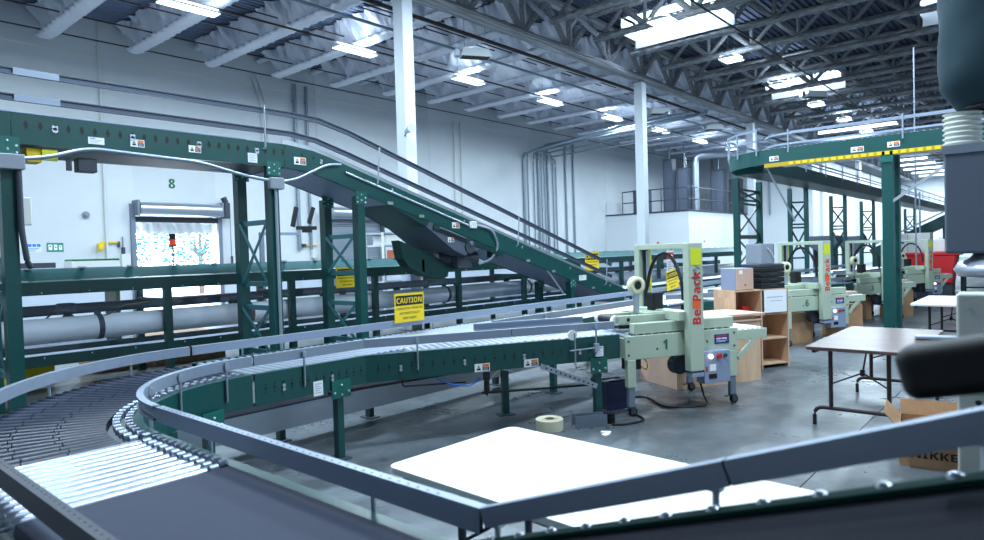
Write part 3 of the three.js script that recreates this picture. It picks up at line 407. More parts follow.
// --- straight stretch in the foreground: bright rollers, then a dark belt
const ZF = -1.36, ZN = -0.6, XJ = -1.38, SL = 0.368;
{
  const t = thing('transfer_conveyor', 'foreground conveyor with bright silver rollers followed by dark belt', 'conveyor');
  const nR = 11, x0 = -3.44, x1 = -2.68, ZE = -0.54;
  for (let i = 0; i < nR; i++) { const x = lerp(x0 + 0.03, x1 - 0.04, i / (nR - 1)); copyMesh(roller(0.75, 0.033, 16), 'roller', M.roller_bright, t, [x, LANE - 0.033, (ZF + 0.03 + ZE - 0.04) / 2], new THREE.Quaternion().setFromAxisAngle(V(0, 1, 0), Math.PI / 2)); }
  // inner wheels carry on beside the rollers
  for (let i = 0; i < 12; i++) for (const o of [0, 1]) b().cyl([x0 + 0.05 + i * 0.062 + o * 0.03, LANE - 0.006, ZF + 0.015 + o * 0.055], [x0 + 0.05 + i * 0.062 + o * 0.03, LANE - 0.006, ZF + 0.05 + o * 0.055], 0.021, 9).mesh('wheel', M.wheel, t);
  b().sweep([[x0, LANE, ZF], [XJ, LANE, ZF]], FRAME).mesh('side_frame', M.green, t); b().sweep([[x0, LANE - 0.07, ZE], [XJ, LANE - 0.07, ZE]], FRAMEM).mesh('side_frame', M.green, t);
  b().ext([[x1 + 0.03, LANE - 0.09], [XJ - 0.02, LANE - 0.09], [XJ + 0.01, LANE - 0.045], [XJ - 0.02, LANE], [x1 + 0.03, LANE], [x1, LANE - 0.045]], 'z', ZF + 0.03, ZE - 0.04).mesh('belt', M.belt, t);
  b().sweep([[x0, LANE + 0.14, ZF - 0.01], [-1.25, LANE + 0.14, ZF - 0.01]], RAILM).mesh('guard_rail', M.rail, t);
  b().sweep([[-3.42, LANE + 0.13, ZN - 0.02], [-1.2, LANE + 0.13, ZN - 0.02]], RAILM).mesh('guard_rail', M.rail_shaded, t);  // near rail has a darker colour standing in for its shaded face
  const pf = b(); for (let x = -3.5; x < -1.4; x += 0.045) { pf.cyl([x, LANE + 0.1401, ZF - 0.006], [x, LANE + 0.141, ZF - 0.006], 0.005, 6); pf.cyl([x, LANE + 0.1301, ZN - 0.024], [x, LANE + 0.131, ZN - 0.024], 0.005, 6); } stuff(pf.mesh('perforations', M.black, t));
  for (const x of [-2.95, -1.78]) bracket(t, [x, LANE, ZF], [0, 0, -1], LANE + 0.14); for (const x of [-3.2, -2.2]) b().box(x - 0.012, x + 0.012, LANE - 0.1, LANE + 0.06, ZN - 0.045, ZN - 0.04).box(x - 0.012, x + 0.012, LANE - 0.1, LANE - 0.095, ZN - 0.045, ZE).mesh('rail_bracket', M.galvanised, t);
  for (const x of [-3.2, -2.35]) { lowLeg(t, x, ZF - 0.0, LANE - 0.14); lowLeg(t, x, ZE, LANE - 0.14); }
  b().rb(-3.02, LANE - 0.16, ZE + 0.07, 0.1, 0.07, 0.08, 0.01).cyl([-3.12, LANE - 0.16, ZE + 0.08], [-2.9, LANE - 0.16, ZE + 0.08], 0.02, 10).mesh('bearing', M.steel_grey, t);
}
// --- steep feeder belt rising to the right of the camera
{
  const t = thing('rising_conveyor', 'near feeder conveyor with dark belt climbing toward the right edge', 'conveyor');
  const x0 = XJ + 0.02, x1 = 0.75, yy = (x) => LANE + 0.004 + (x - x0) * SL;
  b().sweep([[x0, yy(x0), ZF], [x1, yy(x1), ZF]], FRAME).mesh('side_frame', M.green_matt, t); b().sweep([[x0, yy(x0), ZN], [x1, yy(x1), ZN]], FRAMEM).mesh('side_frame', M.green_dark, t);
  b().ext([[x0, yy(x0) - 0.1], [x1, yy(x1) - 0.1], [x1, yy(x1) - 0.015], [x0 + 0.03, yy(x0 + 0.03) - 0.015], [x0, yy(x0) - 0.04]], 'z', ZF + 0.03, ZN - 0.03).mesh('belt', M.belt_fine, t);
  b().sweep([[-1.25, LANE + 0.14, ZF - 0.01], [-0.55, LANE + 0.14 + 0.7 * 0.38, ZF - 0.01]], RAILS).mesh('guard_rail', M.rail, t);
  b().sweep([[-0.545, LANE + 0.14 + 0.705 * 0.38, ZF - 0.01], [x1, LANE + 0.14 + (x1 + 1.25) * 0.38, ZF - 0.01]], RAILS).mesh('guard_rail', M.rail, t);
  b().sweep([[-1.2, LANE + 0.13 - 0.06, ZN - 0.02], [x1, LANE + 0.07 + (x1 + 1.2) * SL, ZN - 0.02]], RAILM).mesh('guard_rail', M.rail_dark, t);
  for (let i = 0; i < 18; i++) { const x = -1.225 + i * 0.1085; if (x < x1) b().sph(x, yy(x) - 0.004, ZF - 0.006, 0.016, 0.8, 12).mesh('bolt_head', M.zinc, t); }
  for (const x of [-1.22, -0.58, -0.1]) bracket(t, [x, yy(x), ZF], [0, 0, -1], LANE + 0.13 + (x + 1.25) * 0.38, 0.05);
  for (const x of [-1.3, 0.4]) { lowLeg(t, x, ZF, yy(x) - 0.1, 0, 0, M.green_dark); lowLeg(t, x, ZN, yy(x) - 0.1, 0, 0, M.green_dark); }
}
// --- main line running away beside the sealers
const XO = -5.62, XI = -4.62;
{
  const t = thing('main_conveyor', 'long straight roller conveyor running away past the sealing machines', 'conveyor');
  const z0 = -2.53, z1 = -26; const R = roller(0.94, 0.027, 12); const q = new THREE.Quaternion();
  let z = z0 - 0.04, n = 0; for (; z > -22; z -= 0.074, n++) copyMesh(R, 'roller', M.roller, t, [(XO + XI) / 2, LANE - 0.027, z], q);
  const far = b(); for (; z > z1; z -= 0.074) { const g = R.clone(); g.translate((XO + XI) / 2, LANE - 0.027, z); far.add(g); } stuff(far.mesh('far_rollers', M.roller, t));
  b().sweep([[XO, LANE, z0], [XO, LANE, z1]], FRAME.map(([x, y]) => [x, y])).mesh('side_frame', M.green, t);
  b().sweep([[XI, LANE, z0], [XI, LANE, -3.57]], FRAMEM).mesh('side_frame', M.green, t);
  const SP = [[-3.66, -6.05, 2.72], [-3.8, -11.6, 2.36], [-3.65, -15.85, 2.68], [-3.44, -20.25, 3.1]], gap = SP.map(([x, zz, l]) => [zz + 0.883 * l + 0.145, zz + 0.883 * (4.346 + x) / 0.469 - 0.145]);
  for (const [a, c] of [[gap[0][1], gap[1][0]], [gap[1][1], gap[2][0]], [gap[2][1], gap[3][0]], [gap[3][1], z1]]) { b().sweep([[XI, LANE, a], [XI, LANE, c]], FRAMEM).mesh('side_frame', M.green, t); punch(t, [[XI + 0.02, LANE, a], [XI + 0.02, LANE, c]], 1, -0.12, 0.15); }
  punch(t, [[XI + 0.02, LANE, z0], [XI + 0.02, LANE, -3.57]], 1, -0.12, 0.075);
  b().sweep([[XO - 0.02, LANE + 0.14, z0], [XO - 0.02, LANE + 0.14, z1]], RAILM).mesh('guard_rail', M.rail, t);
  b().sweep([[XI, LANE + 0.14, z0], [XI, LANE + 0.14, -3.57]], RAILM).mesh('guard_rail', M.rail, t); b().sweep([[XI, LANE + 0.14, -5.3], [XI, LANE + 0.14, -8.9]], RAILM).mesh('guard_rail', M.rail, t);
  bracket(t, [XI, LANE, -2.95], [1, 0, 0], LANE + 0.14); bracket(t, [XI, LANE, -6.2], [1, 0, 0], LANE + 0.14); for (let k = 0; k < 9; k++) bracket(t, [XO, LANE, -3 - 2.4 * k], [-1, 0, 0], LANE + 0.14);
  for (let k = 0; k < 8; k++) { const zz = [-3.3, -4.35, -6.4, -8.6, -12, -14.2, -18.3, -23][k]; lowLeg(t, XO + 0.06, zz, LANE - 0.14, 0, 0, M.green_dark); if (k !== 1) lowLeg(t, XI - 0.02, zz, LANE - 0.14); }
  clampPlate(t, XI + 0.03, LANE - 0.24, -3.3, Math.PI / 2);
  b().box(XI - 0.55, XI - 0.5, 0.22, 0.42, -7.4, -2.0).mesh('return_tray', M.galvanised, t); b().box(XI - 0.72, XI - 0.5, 0.42, 0.435, -7.4, -2.0).mesh('tray_lip', M.dark_grey, t); b().cyl([XI - 0.3, 0.5, -3.4], [XI + 0.05, 0.5, -5.2], 0.014, 6).mesh('air_line', M.black, t);
  plateMesh('label', printLabel('white'), 0.09, 0.12, 0.004, t, [XI + 0.024, LANE - 0.2, -3.08], Math.PI / 2);
}

// --- spurs that feed the sealing machines, and the machines themselves
const SA = 62 * D2R;   // local x runs along the machine, local z towards the aisle
function spur(pos, label, len, detail) {
  const t = thing('spur_conveyor', label, 'conveyor', pos, SA, 'spurs feeding the sealing machines');
  const R = roller(0.56, 0.027, 12), q = new THREE.Quaternion().setFromAxisAngle(V(0, 1, 0), Math.PI / 2);
  const zs = 0.31, cut = -len + 1.18;
  if (detail) for (let x = -0.05; x > -len + 0.5; x -= 0.074) copyMesh(x > cut ? R : roller(Math.max(0.12, 0.56 - (cut - x) * 0.5), 0.027, 12), 'roller', M.roller, t, [x, LANE - 0.020, x > cut ? 0 : (cut - x) * 0.25], q);
  else { const g = b(); for (let x = -0.05; x > cut; x -= 0.074) { const c = R.clone(); c.rotateY(Math.PI / 2); c.translate(x, LANE - 0.020, 0); g.add(c); } stuff(g.mesh('rollers', M.roller, t)); }
  b().sweep([[-len + (detail ? 0 : 0.4), LANE, zs], [-0.06, LANE, zs]], FRAMEM).mesh('side_frame', M.green, t); b().sweep([[cut + 0.1, LANE, -zs], [-0.06, LANE, -zs]], FRAME).mesh('side_frame', M.green, t);
  if (detail) punch(t, [[-len + 0.1, LANE, zs + 0.02], [-0.2, LANE, zs + 0.02]], 1, -0.12, 0.1);
  b().sweep([[-len, LANE + 0.14, zs + 0.01], [-1.25, LANE + 0.14, zs + 0.01]], RAILM).mesh('guard_rail', M.rail, t); b().sweep([[-1.24, LANE + 0.14, zs + 0.01], [-0.12, LANE + 0.14, zs + 0.01]], RAILM).mesh('guard_rail', M.rail, t); b().sweep([[cut + 0.15, LANE + 0.14, -zs - 0.01], [-0.12, LANE + 0.14, -zs - 0.01]], RAIL).mesh('guard_rail', M.rail, t);
  for (const x of [-len + 0.55, -0.35]) bracket(t, [x, LANE, zs + 0.02], [0, 0, 1], LANE + 0.14);
  const legs = detail ? [[-0.32, zs], [-1.07, -zs]] : [[-0.3, zs], [-0.5, -zs]]; for (const [x, z] of legs) lowLeg(t, x, z, LANE - 0.14);
  clampPlate(t, -0.32, LANE - 0.29, zs + 0.045, 0); 
  if (detail) {
    plateMesh('label', printLabel('white'), 0.09, 0.1, 0.004, t, [-0.3, LANE - 0.15, zs + 0.026]); plateMesh('label', printLabel('warn'), 0.15, 0.075, 0.004, t, [-1.05, LANE - 0.2, zs + 0.026]); plateMesh('label', printLabel('warn'), 0.15, 0.075, 0.004, t, [-1.55, LANE - 0.2, zs + 0.026]);
    // slotted diagonal strut
    b().bar([-0.95, LANE - 0.24, zs + 0.02], [-0.35, 0.35, zs + 0.05], 0.006, 0.05).mesh('diagonal_strut', M.galvanised, t); const sl = b(); for (let k = 1; k < 12; k++) { const f = k / 12; sl.cyl([lerp(-0.95, -0.35, f), lerp(LANE - 0.24, 0.35, f), zs + 0.052], [lerp(-0.95, -0.35, f), lerp(LANE - 0.24, 0.35, f), zs + 0.056], 0.01, 6); } stuff(sl.mesh('slots', M.black, t));
    // end stop: disc and cross rods on the rail
    b().cyl([-0.62, LANE + 0.04, zs + 0.06], [-0.62, LANE + 0.04, zs + 0.075], 0.05, 20).mesh('stop_disc', M.white_plastic, t); b().cyl([-0.6, LANE - 0.26, zs + 0.08], [-0.6, LANE + 0.06, zs + 0.08], 0.008, 6).cyl([-0.66, LANE - 0.11, zs + 0.08], [-0.3, LANE - 0.1, zs + 0.08], 0.008, 6).cb(-0.36, LANE - 0.1, zs + 0.07, 0.05, 0.08, 0.04).mesh('stop_rod', M.galvanised, t);
    // air regulator with blue hose under the frame
    b().cb(-1.5, LANE - 0.29, zs + 0.0, 0.05, 0.07, 0.05).cyl([-1.5, LANE - 0.33, zs], [-1.5, LANE - 0.44, zs], 0.026, 12, 0.03).cyl([-1.5, LANE - 0.44, zs], [-1.5, LANE - 0.47, zs], 0.012, 8).mesh('air_regulator', M.black, t); b().tube([[-1.56, LANE - 0.3, zs], [-1.68, LANE - 0.36, zs], [-1.85, LANE - 0.33, zs], [-1.98, LANE - 0.27, zs - 0.03]], 0.008, 6).mesh('air_hose', M.blue, t); b().tube([[-1.44, LANE - 0.3, zs], [-1.36, LANE - 0.24, zs], [-1.2, LANE - 0.28, zs - 0.05]], 0.006, 6).mesh('air_hose', M.off_white, t); b().pipe([[-2.3, LANE - 0.25, zs - 0.02], [-2.3, LANE - 0.31, zs - 0.02], [-1.7, LANE - 0.33, zs - 0.02]], 0.008, 6, 0.04).cyl([-1.46, 0.34, zs - 0.25], [-0.2, 0.3, zs - 0.25], 0.012, 6).mesh('air_line', M.black, t);
  }
  return t;
}
spur([-3.66, 0, -6.05], 'nearest roller spur leading into the sealing machine numbered one', 2.72, true);
const pi2 = Math.PI * 2;
function wheelCaster(t, x, z, side) { const g = b(); g.cyl([x + 0.02, 0.045, z - 0.016], [x + 0.02, 0.045, z + 0.016], 0.045, 18).mesh('caster_wheel', M.rubber, t); b().box(x - 0.03, x + 0.03, 0.09, 0.105, z - 0.03, z + 0.03).box(x - 0.015, x + 0.04, 0.03, 0.095, z + 0.02, z + 0.026).box(x - 0.015, x + 0.04, 0.03, 0.095, z - 0.026, z - 0.02).cb(x - 0.06, 0.085, z, 0.07, 0.008, 0.03).mesh('caster_fork', M.dark_grey, t); }
function sealer(pos, number, label, full) {
  const t = thing('case_sealer', label, 'machine', pos, SA, 'mint green sealing machines'), m = M.mint;
  // bed: two deep side rails, end rails, roller bed
  for (const s of [1, -1]) { const p = b().rb(0.68, 0.7, s * 0.37, 1.42, 0.24, 0.03, 0.006).mesh('bed_rail', m, t); const bo = b(); for (const [x, y] of [[0.01, 0.77], [0.01, 0.63], [1.34, 0.77], [1.34, 0.63], [0.35, 0.67], [0.98, 0.7]]) bo.cyl([x, y, s * 0.385], [x, y, s * 0.389], 0.012, 8); stuff(bo.mesh('bolts', M.dark_grey, p)); }
  b().box(-0.03, 0.0, 0.6, 0.8, -0.36, 0.36).mesh('end_rail', m, t); b().box(1.36, 1.39, 0.6, 0.8, -0.36, 0.36).mesh('end_rail', m, t);
  if (full) for (let x = 0.05; x < 1.35; x += 0.09) copyMesh(roller(0.68, 0.022, 10), 'roller', M.roller, t, [x, 0.81, 0], new THREE.Quaternion().setFromAxisAngle(V(0, 1, 0), Math.PI / 2));
  else { const g = b(); for (let x = 0.05; x < 1.35; x += 0.09) g.cyl([x, 0.81, -0.34], [x, 0.81, 0.34], 0.022, 8); stuff(g.mesh('rollers', M.roller, t)); }
  // legs with grey feet and casters
  for (const [x, z] of [[0.04, 0.36], [0.04, -0.36], [1.32, 0.36], [1.32, -0.36]]) { const l = b().rb(x, 0.44, z, 0.1, 0.28, 0.06, 0.006).mesh('leg', m, t); b().rb(x, 0.2, z, 0.075, 0.2, 0.045, 0.005).mesh('leg_extension', M.steel_grey, l); wheelCaster(t, x, z); }
  // belt-drive side guides
  for (const s of [1, -1]) { b().rb(0.73, 0.885, s * 0.31, 1.26, 0.11, 0.09, 0.008).mesh('side_guide', m, t); b().box(0.1, 1.36, 0.822, 0.838, s * 0.255, s * 0.262).mesh('side_belt', M.black, t); }
  // masts and cross head
  for (const s of [1, -1]) { const k = b().rb(0.765, 1.085, s * 0.45, 0.175, 1.33, 0.1, 0.008).mesh('mast', m, t); if (s > 0) { b().box(0.69, 0.84, 0.36, 0.4, s * 0.4, s * 0.5).mesh('mast_foot', M.blue_grey, k); } else { b().box(0.72, 0.8, 0.95, 1.7, -0.389, -0.385).mesh('slot', M.dark_grey, k); b().box(0.81, 0.83, 0.95, 1.7, -0.389, -0.384).mesh('lead_screw', M.yellow_green, k); } }
  b().rb(0.765, 1.72, 0, 0.16, 0.06, 0.9, 0.006).mesh('cross_bar', m, t);
  b().cyl([0.765, 1.0, -0.36], [0.765, 1.68, -0.36], 0.018, 10).mesh('screw_rod', M.zinc, t);
  // upper taping head
  b().rb(0.43, 0.965, 0.16, 0.92, 0.09, 0.05, 0.008).mesh('head_rail', m, t); b().rb(0.43, 0.965, -0.16, 0.92, 0.09, 0.05, 0.008).mesh('head_rail', m, t); b().rb(0.62, 1.0, 0, 0.5, 0.05, 0.34, 0.01).mesh('head_cover', m, t); b().rb(0.66, 0.99, 0, 0.12, 0.1, 0.86, 0.008).mesh('head_carrier', m, t);
  for (const s of [1, -1]) b().cyl([0.0, 0.965, s * 0.135], [0.0, 0.965, s * 0.185], 0.05, 18).mesh('head_roller', M.white_plastic, t);
  b().cyl([0.0, 0.965, -0.12], [0.0, 0.965, 0.12], 0.045, 16).mesh('press_roller', M.black, t);
  const hl = b(); hl.cyl([0.14, 0.965, 0.186], [0.14, 0.965, 0.19], 0.02, 12); hl.mesh('pictogram', M.black, t);
  b().box(0.1, 0.7, 0.86, 0.9, -0.08, 0.08).mesh('tape_cartridge', M.black, t);
  // tape roll on its arm
  b().bar([0.36, 0.98, 0.0], [0.37, 1.29, 0.0], 0.06, 0.03).mesh('tape_arm', M.galvanised, t);
  { const a = b(); a.lathe([[0.04, -0.035], [0.095, -0.035], [0.095, 0.035], [0.04, 0.035], [0.04, -0.035]], 0, 0, 0, 28, new THREE.Matrix4().makeRotationX(Math.PI / 2)); const tr = a.mesh('tape_roll', M.cream, t); tr.position.set(0.37, 1.31, -0.005); b().cyl([0, 0, -0.04], [0, 0, 0.045], 0.04, 16).mesh('core', M.black, tr); }
  // black motor block and cable arch
  b().rb(0.64, 1.12, -0.05, 0.13, 0.2, 0.13, 0.01).mesh('motor', M.black, t); { const pts = []; for (let i = 0; i <= 12; i++) { const a = Math.PI * i / 12; pts.push([0.76, 1.14 + Math.sin(a) * 0.5, -0.04 - Math.cos(a) * 0.33]); } b().tube(pts, 0.02, 8).mesh('cable_arch', M.black, t); }
  // control box
  const cbx = b().rb(1.03, 0.44, 0.415, 0.34, 0.34, 0.13, 0.008).mesh('control_box', M.blue_grey, t);
  b().cyl([0.94, 0.555, 0.48], [0.94, 0.555, 0.5], 0.022, 16).mesh('start_button', M.button_glow, cbx); b().cyl([1.05, 0.555, 0.48], [1.05, 0.555, 0.505], 0.027, 16).mesh('stop_button', M.red, cbx); b().cyl([1.13, 0.555, 0.48], [1.13, 0.555, 0.5], 0.018, 16).mesh('switch_knob', M.green, cbx); b().box(0.93, 1.01, 0.4, 0.47, 0.48, 0.483).mesh('label', M.paper, cbx); b().box(0.92, 1.02, 0.32, 0.37, 0.48, 0.484).mesh('name_plate', M.black, cbx); b().box(0.885, 0.9, 0.4, 0.45, 0.48, 0.485).mesh('indicator', M.red, cbx);
  // outfeed shelf with rollers and struts
  for (const s of [1, -1]) { b().rb(1.61, 0.73, s * 0.34, 0.43, 0.11, 0.025, 0.005).mesh('outfeed_rail', m, t); b().bar([1.42, 0.48, s * 0.34], [1.66, 0.68, s * 0.34], 0.03, 0.05).mesh('outfeed_strut', m, t); }
  if (full) for (let x = 1.45; x < 1.82; x += 0.07) copyMesh(roller(0.62, 0.02, 10), 'roller', M.roller, t, [x, 0.775, 0], new THREE.Quaternion().setFromAxisAngle(V(0, 1, 0), Math.PI / 2)); else { const g = b(); for (let x = 1.45; x < 1.82; x += 0.07) g.cyl([x, 0.775, -0.31], [x, 0.775, 0.31], 0.02, 8); stuff(g.mesh('outfeed_rollers', M.roller, t)); }
  b().box(1.0, 1.3, 0.3, 0.5, -0.2, 0.15).cyl([0.7, 0.46, 0.2], [0.7, 0.46, 0.3], 0.1, 16).mesh('drive_motor', M.dark_grey, t); if (full) { b().rb(0.22, 0.5, 0.1, 0.16, 0.14, 0.14, 0.01).mesh('vacuum_pump', M.black, t); b().tube([[0.28, 0.5, 0.12], [0.36, 0.42, 0.16], [0.42, 0.48, 0.1], [0.38, 0.54, 0.05]], 0.008, 6).mesh('yellow_cable', M.yellow, t); }
  // printing
  if (number) b().text(number, number === '1' ? 0.1 : 0.11, 0.003, (g) => g.translate(number === '1' ? 0.45 : 0.43, 0.71, 0.386)).mesh('number', M.text_green, t);
  plateMesh('badge', badgeMat(), 0.19, 0.1, 0.006, t, [1.17, 0.715, 0.388]);
  b().box(0.7, 0.83, 1.52, 1.69, 0.5, 0.503).mesh('warning_sticker', M.yellow_green, t);
  b().text('Be', 0.1, 0.003, (g) => { g.rotateZ(Math.PI / 2); g.translate(0.765, 0.985, 0.5); }).text('Pack', 0.1, 0.003, (g) => { g.rotateZ(Math.PI / 2); g.translate(0.765, 1.3, 0.5); }).mesh('lettering', M.red, t); b().box(0.715, 0.815, 1.07, 1.15, 0.5, 0.503).mesh('lettering', M.orange, t);
  if (full) { const sg = b(); for (let i = 0; i < 26; i++) { const y = 1.3 + i * 0.008, x = 0.715 + rr(0, 0.07); sg.cb(x + 0.02, y, 0.502, rr(0.02, 0.06), 0.003, 0.002, 0, rr(-1, 1)); } stuff(sg.mesh('marker_scribble', M.navy, t)); }
  return t;
}
let badgeM; function badgeMat() { return badgeM ??= printMat(192, 100, (x, w, h) => { x.fillStyle = '#1b2a6b'; x.fillRect(0, 0, w, h); x.fillStyle = '#c03040'; x.fillRect(18, 12, 150, 14); x.fillStyle = '#d9dfef'; x.fillRect(24, 38, 60, 16); x.fillRect(92, 38, 72, 16); x.fillRect(20, 66, 150, 5); x.fillRect(20, 78, 120, 5); }); }
sealer([-3.66, 0, -6.05], '1', 'nearest mint green box sealing machine, numbered one', true);
const others = [[[-3.8, 0, -11.6], '6', 'mint green sealing machine numbered six behind the wooden shelf unit'], [[-3.65, 0, -15.85], '3', 'mint green sealing machine numbered three behind the tall green post'], [[-3.44, 0, -20.25], null, 'farthest mint green sealing machine beside the red tub']];
for (const [p, n, l] of others) { sealer(p, n, l, false); }
[['roller spur feeding the sealing machine numbered six', 2.36], ['roller spur feeding the sealing machine numbered three', 2.68], ['roller spur feeding the farthest sealing machine', 3.1]].forEach(([l, n], i) => spur(others[i][0], l, n, false));
// power cable of the first machine
one(b().tube([[-3.05, 0.25, -6.95], [-2.98, 0.08, -6.9], [-2.9, 0.012, -6.75], [-3.2, 0.012, -6.45], [-3.6, 0.012, -6.75], [-3.75, 0.012, -6.55], [-3.45, 0.012, -6.1], [-3.15, 0.012, -5.85], [-3.2, 0.012, -5.6], [-3.3, 0.012, -5.5]], 0.011, 6, true, 90).mesh('power_cable', M.black), 'black power cable snaking on the floor below the nearest sealing machine', 'cable');

// ---------------------------------------------------------------- upper conveyor, its slope, and their trestles
const UX = -8.5, UF = -9.5;
function tallPost(parent, x, z, top, y0 = 0.02) { b().box(x - 0.075, x + 0.075, y0, top, z - 0.07, z - 0.06).box(x - 0.075, x - 0.065, y0, top, z - 0.06, z + 0.06).box(x + 0.065, x + 0.075, y0, top, z - 0.06, z + 0.06).box(x - 0.075, x + 0.075, y0, top, z + 0.06, z + 0.07).mesh('post', M.green, parent); b().box(x - 0.13, x + 0.13, 0, 0.02, z - 0.12, z + 0.12).mesh('foot_plate', M.green_dark, parent); const q = b().cb(x + 0.08, top - 0.03, z, 0.012, 0.2, 0.22).mesh('clamp_plate', M.green_light, parent); const bo = b(); for (const [u, v] of [[0, 0.05], [0, -0.04], [-0.08, 0], [0.08, 0], [-0.08, -0.07], [0.08, -0.07]]) bo.sph(x + 0.09, top - 0.03 + v, z + u, 0.014, 1, 8); stuff(bo.mesh('bolts', M.zinc, q)); }
function trestle(parent, z, top, bays) { tallPost(parent, UX - 0.05, z, top); tallPost(parent, UF + 0.05, z, top); const w = [UF + 0.12, UX - 0.12]; for (const [y0, y1] of bays) { for (const y of [y0, y1]) b().bar([w[0], y, z], [w[1], y, z], 0.06, 0.07).mesh('cross_bar', M.rail_green, parent); b().bar([w[0], y0, z + 0.05], [w[1], y1, z + 0.05], 0.012, 0.05).mesh('cross_brace', M.rail_green, parent); b().bar([w[0], y1, z + 0.064], [w[1], y0, z + 0.064], 0.012, 0.05).mesh('cross_brace', M.rail_green, parent); } }
std('rail_green', 0x3f7f86, 0.4, 0.1);
const CH = 0.33; const UFR = [[-0.03, -CH], [0.03, -CH], [0.03, -CH + 0.02], [-0.015, -CH + 0.02], [-0.015, -0.02], [0.03, -0.02], [0.03, 0], [-0.03, 0]], UFRM = UFR.map(([x, y]) => [-x, y]);
const slope = [[-5.4, 3.35], [-5.75, 3.31], [-6.1, 3.22], [-6.5, 3.1], [-14.9, 0.69]];
{
  const t = thing('upper_conveyor', 'raised green conveyor on trestles at upper left', 'conveyor'); const top = 3.36, z0 = 0.6, z1 = -5.25;
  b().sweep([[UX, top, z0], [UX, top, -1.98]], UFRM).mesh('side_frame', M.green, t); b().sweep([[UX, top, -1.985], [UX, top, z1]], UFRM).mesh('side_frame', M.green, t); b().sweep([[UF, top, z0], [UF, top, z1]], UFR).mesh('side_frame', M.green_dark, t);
  punch(t, [[UX + 0.03, top, -2.0], [UX + 0.03, top, z1]], 1, -0.12, 0.135, 0.02);
  b().box(UF + 0.04, UX - 0.04, top - 0.1, top - 0.07, z1, z0).mesh('belt', M.belt, t); b().box(UF + 0.04, UX - 0.04, top - CH, top - CH + 0.01, z1, z0).mesh('return_pan', M.dark_grey, t);
  for (const [h, x] of [[0.48, UX + 0.02], [0.2, UX + 0.02]]) { b().sweep([[x, top + h, z0], [x, top + h, -2.05]], RAIL).mesh('guard_rail', M.rail_dark, t); b().sweep([[x, top + h, -2.06], [x, top + h, z1 - 0.1]], RAIL).mesh('guard_rail', M.rail_dark, t); b().box(x + 0.018, x + 0.024, top + h - 0.075, top + h, -2.45, -2.02).mesh('splice_plate', M.rail, t); }
  b().sweep([[UF - 0.02, top + 0.22, z0], [UF - 0.02, top + 0.22, z1]], RAIL).mesh('guard_rail', M.rail, t);
  b().pipe([[UX + 0.04, top - 0.1, -4.92], [UX + 0.09, top - 0.1, -4.92], [UX + 0.09, top + 0.5, -4.92]], 0.014, 8, 0.05).mesh('rail_bracket', M.galvanised, t);
  trestle(t, -1.94, top - CH, [[0.5, 1.4], [1.7, 2.5]]); trestle(t, -5.07, top - CH, [[0.35, 1.0], [1.35, 2.25]]);
  // conduit and boxes below the frame
  b().pipe([[UX + 0.06, 2.86, -2.02], [UX + 0.07, 2.9, -2.3], [UX + 0.07, 3.04, -2.7], [UX + 0.07, 2.99, -4.0], [UX + 0.07, 2.86, -4.6], [UX + 0.07, 2.82, -4.95]], 0.024, 8, 0.15).mesh('conduit', M.conduit, t);
  b().pipe([[UX + 0.06, 2.82, -5.2], [UX + 0.07, 2.86, -5.4], [UX + 0.07, 3.12, -5.95], [UX + 0.07, 3.14, -6.2]], 0.022, 8, 0.15).mesh('conduit', M.conduit, t);
  b().rb(UX + 0.08, 2.78, -5.07, 0.12, 0.16, 0.2, 0.01).mesh('junction_box', M.case_grey, t); b().cyl([UX + 0.06, 0.05, -5.07], [UX + 0.06, 2.7, -5.07], 0.024, 8).mesh('conduit', M.galvanised, t);
  b().rb(UX + 0.08, 2.82, -1.92, 0.13, 0.16, 0.3, 0.01).mesh('junction_box', M.case_grey, t); b().pipe([[UX + 0.08, 2.74, -2.02], [UX + 0.09, 2.1, -2.02], [UX + 0.09, 1.75, -2.06], [UX + 0.03, 1.7, -2.1]], 0.03, 8, 0.1).mesh('conduit', M.dark_grey, t); b().rb(UX + 0.06, 2.3, -2.08, 0.06, 0.3, 0.08, 0.01).mesh('switch_box', M.off_white, t);
  b().rb(UX - 0.15, 2.93, -2.2, 0.2, 0.16, 0.14, 0.01).mesh('motor', M.yellow, t); b().box(UX - 0.06, UX - 0.02, 2.88, 3.0, -2.42, -2.27).mesh('motor_cover', M.yellow_green, t); b().rb(UX - 0.1, 2.86, -2.72, 0.15, 0.16, 0.2, 0.01).box(UX - 0.04, UX, 2.78, 2.92, -2.55, -2.5).mesh('sensor', M.dark_grey, t);
  plateMesh('label', printLabel('info'), 0.17, 0.08, 0.004, t, [UX + 0.035, top - 0.22, -2.8], Math.PI / 2); plateMesh('label', printLabel('warn'), 0.16, 0.09, 0.004, t, [UX + 0.035, top - 0.2, -3.25], Math.PI / 2); plateMesh('label', printLabel('warn'), 0.16, 0.09, 0.004, t, [UX + 0.035, top - 0.2, -3.95], Math.PI / 2); plateMesh('label', printLabel('white'), 0.14, 0.13, 0.004, t, [UX + 0.035, top - 0.24, -4.75], Math.PI / 2);
}
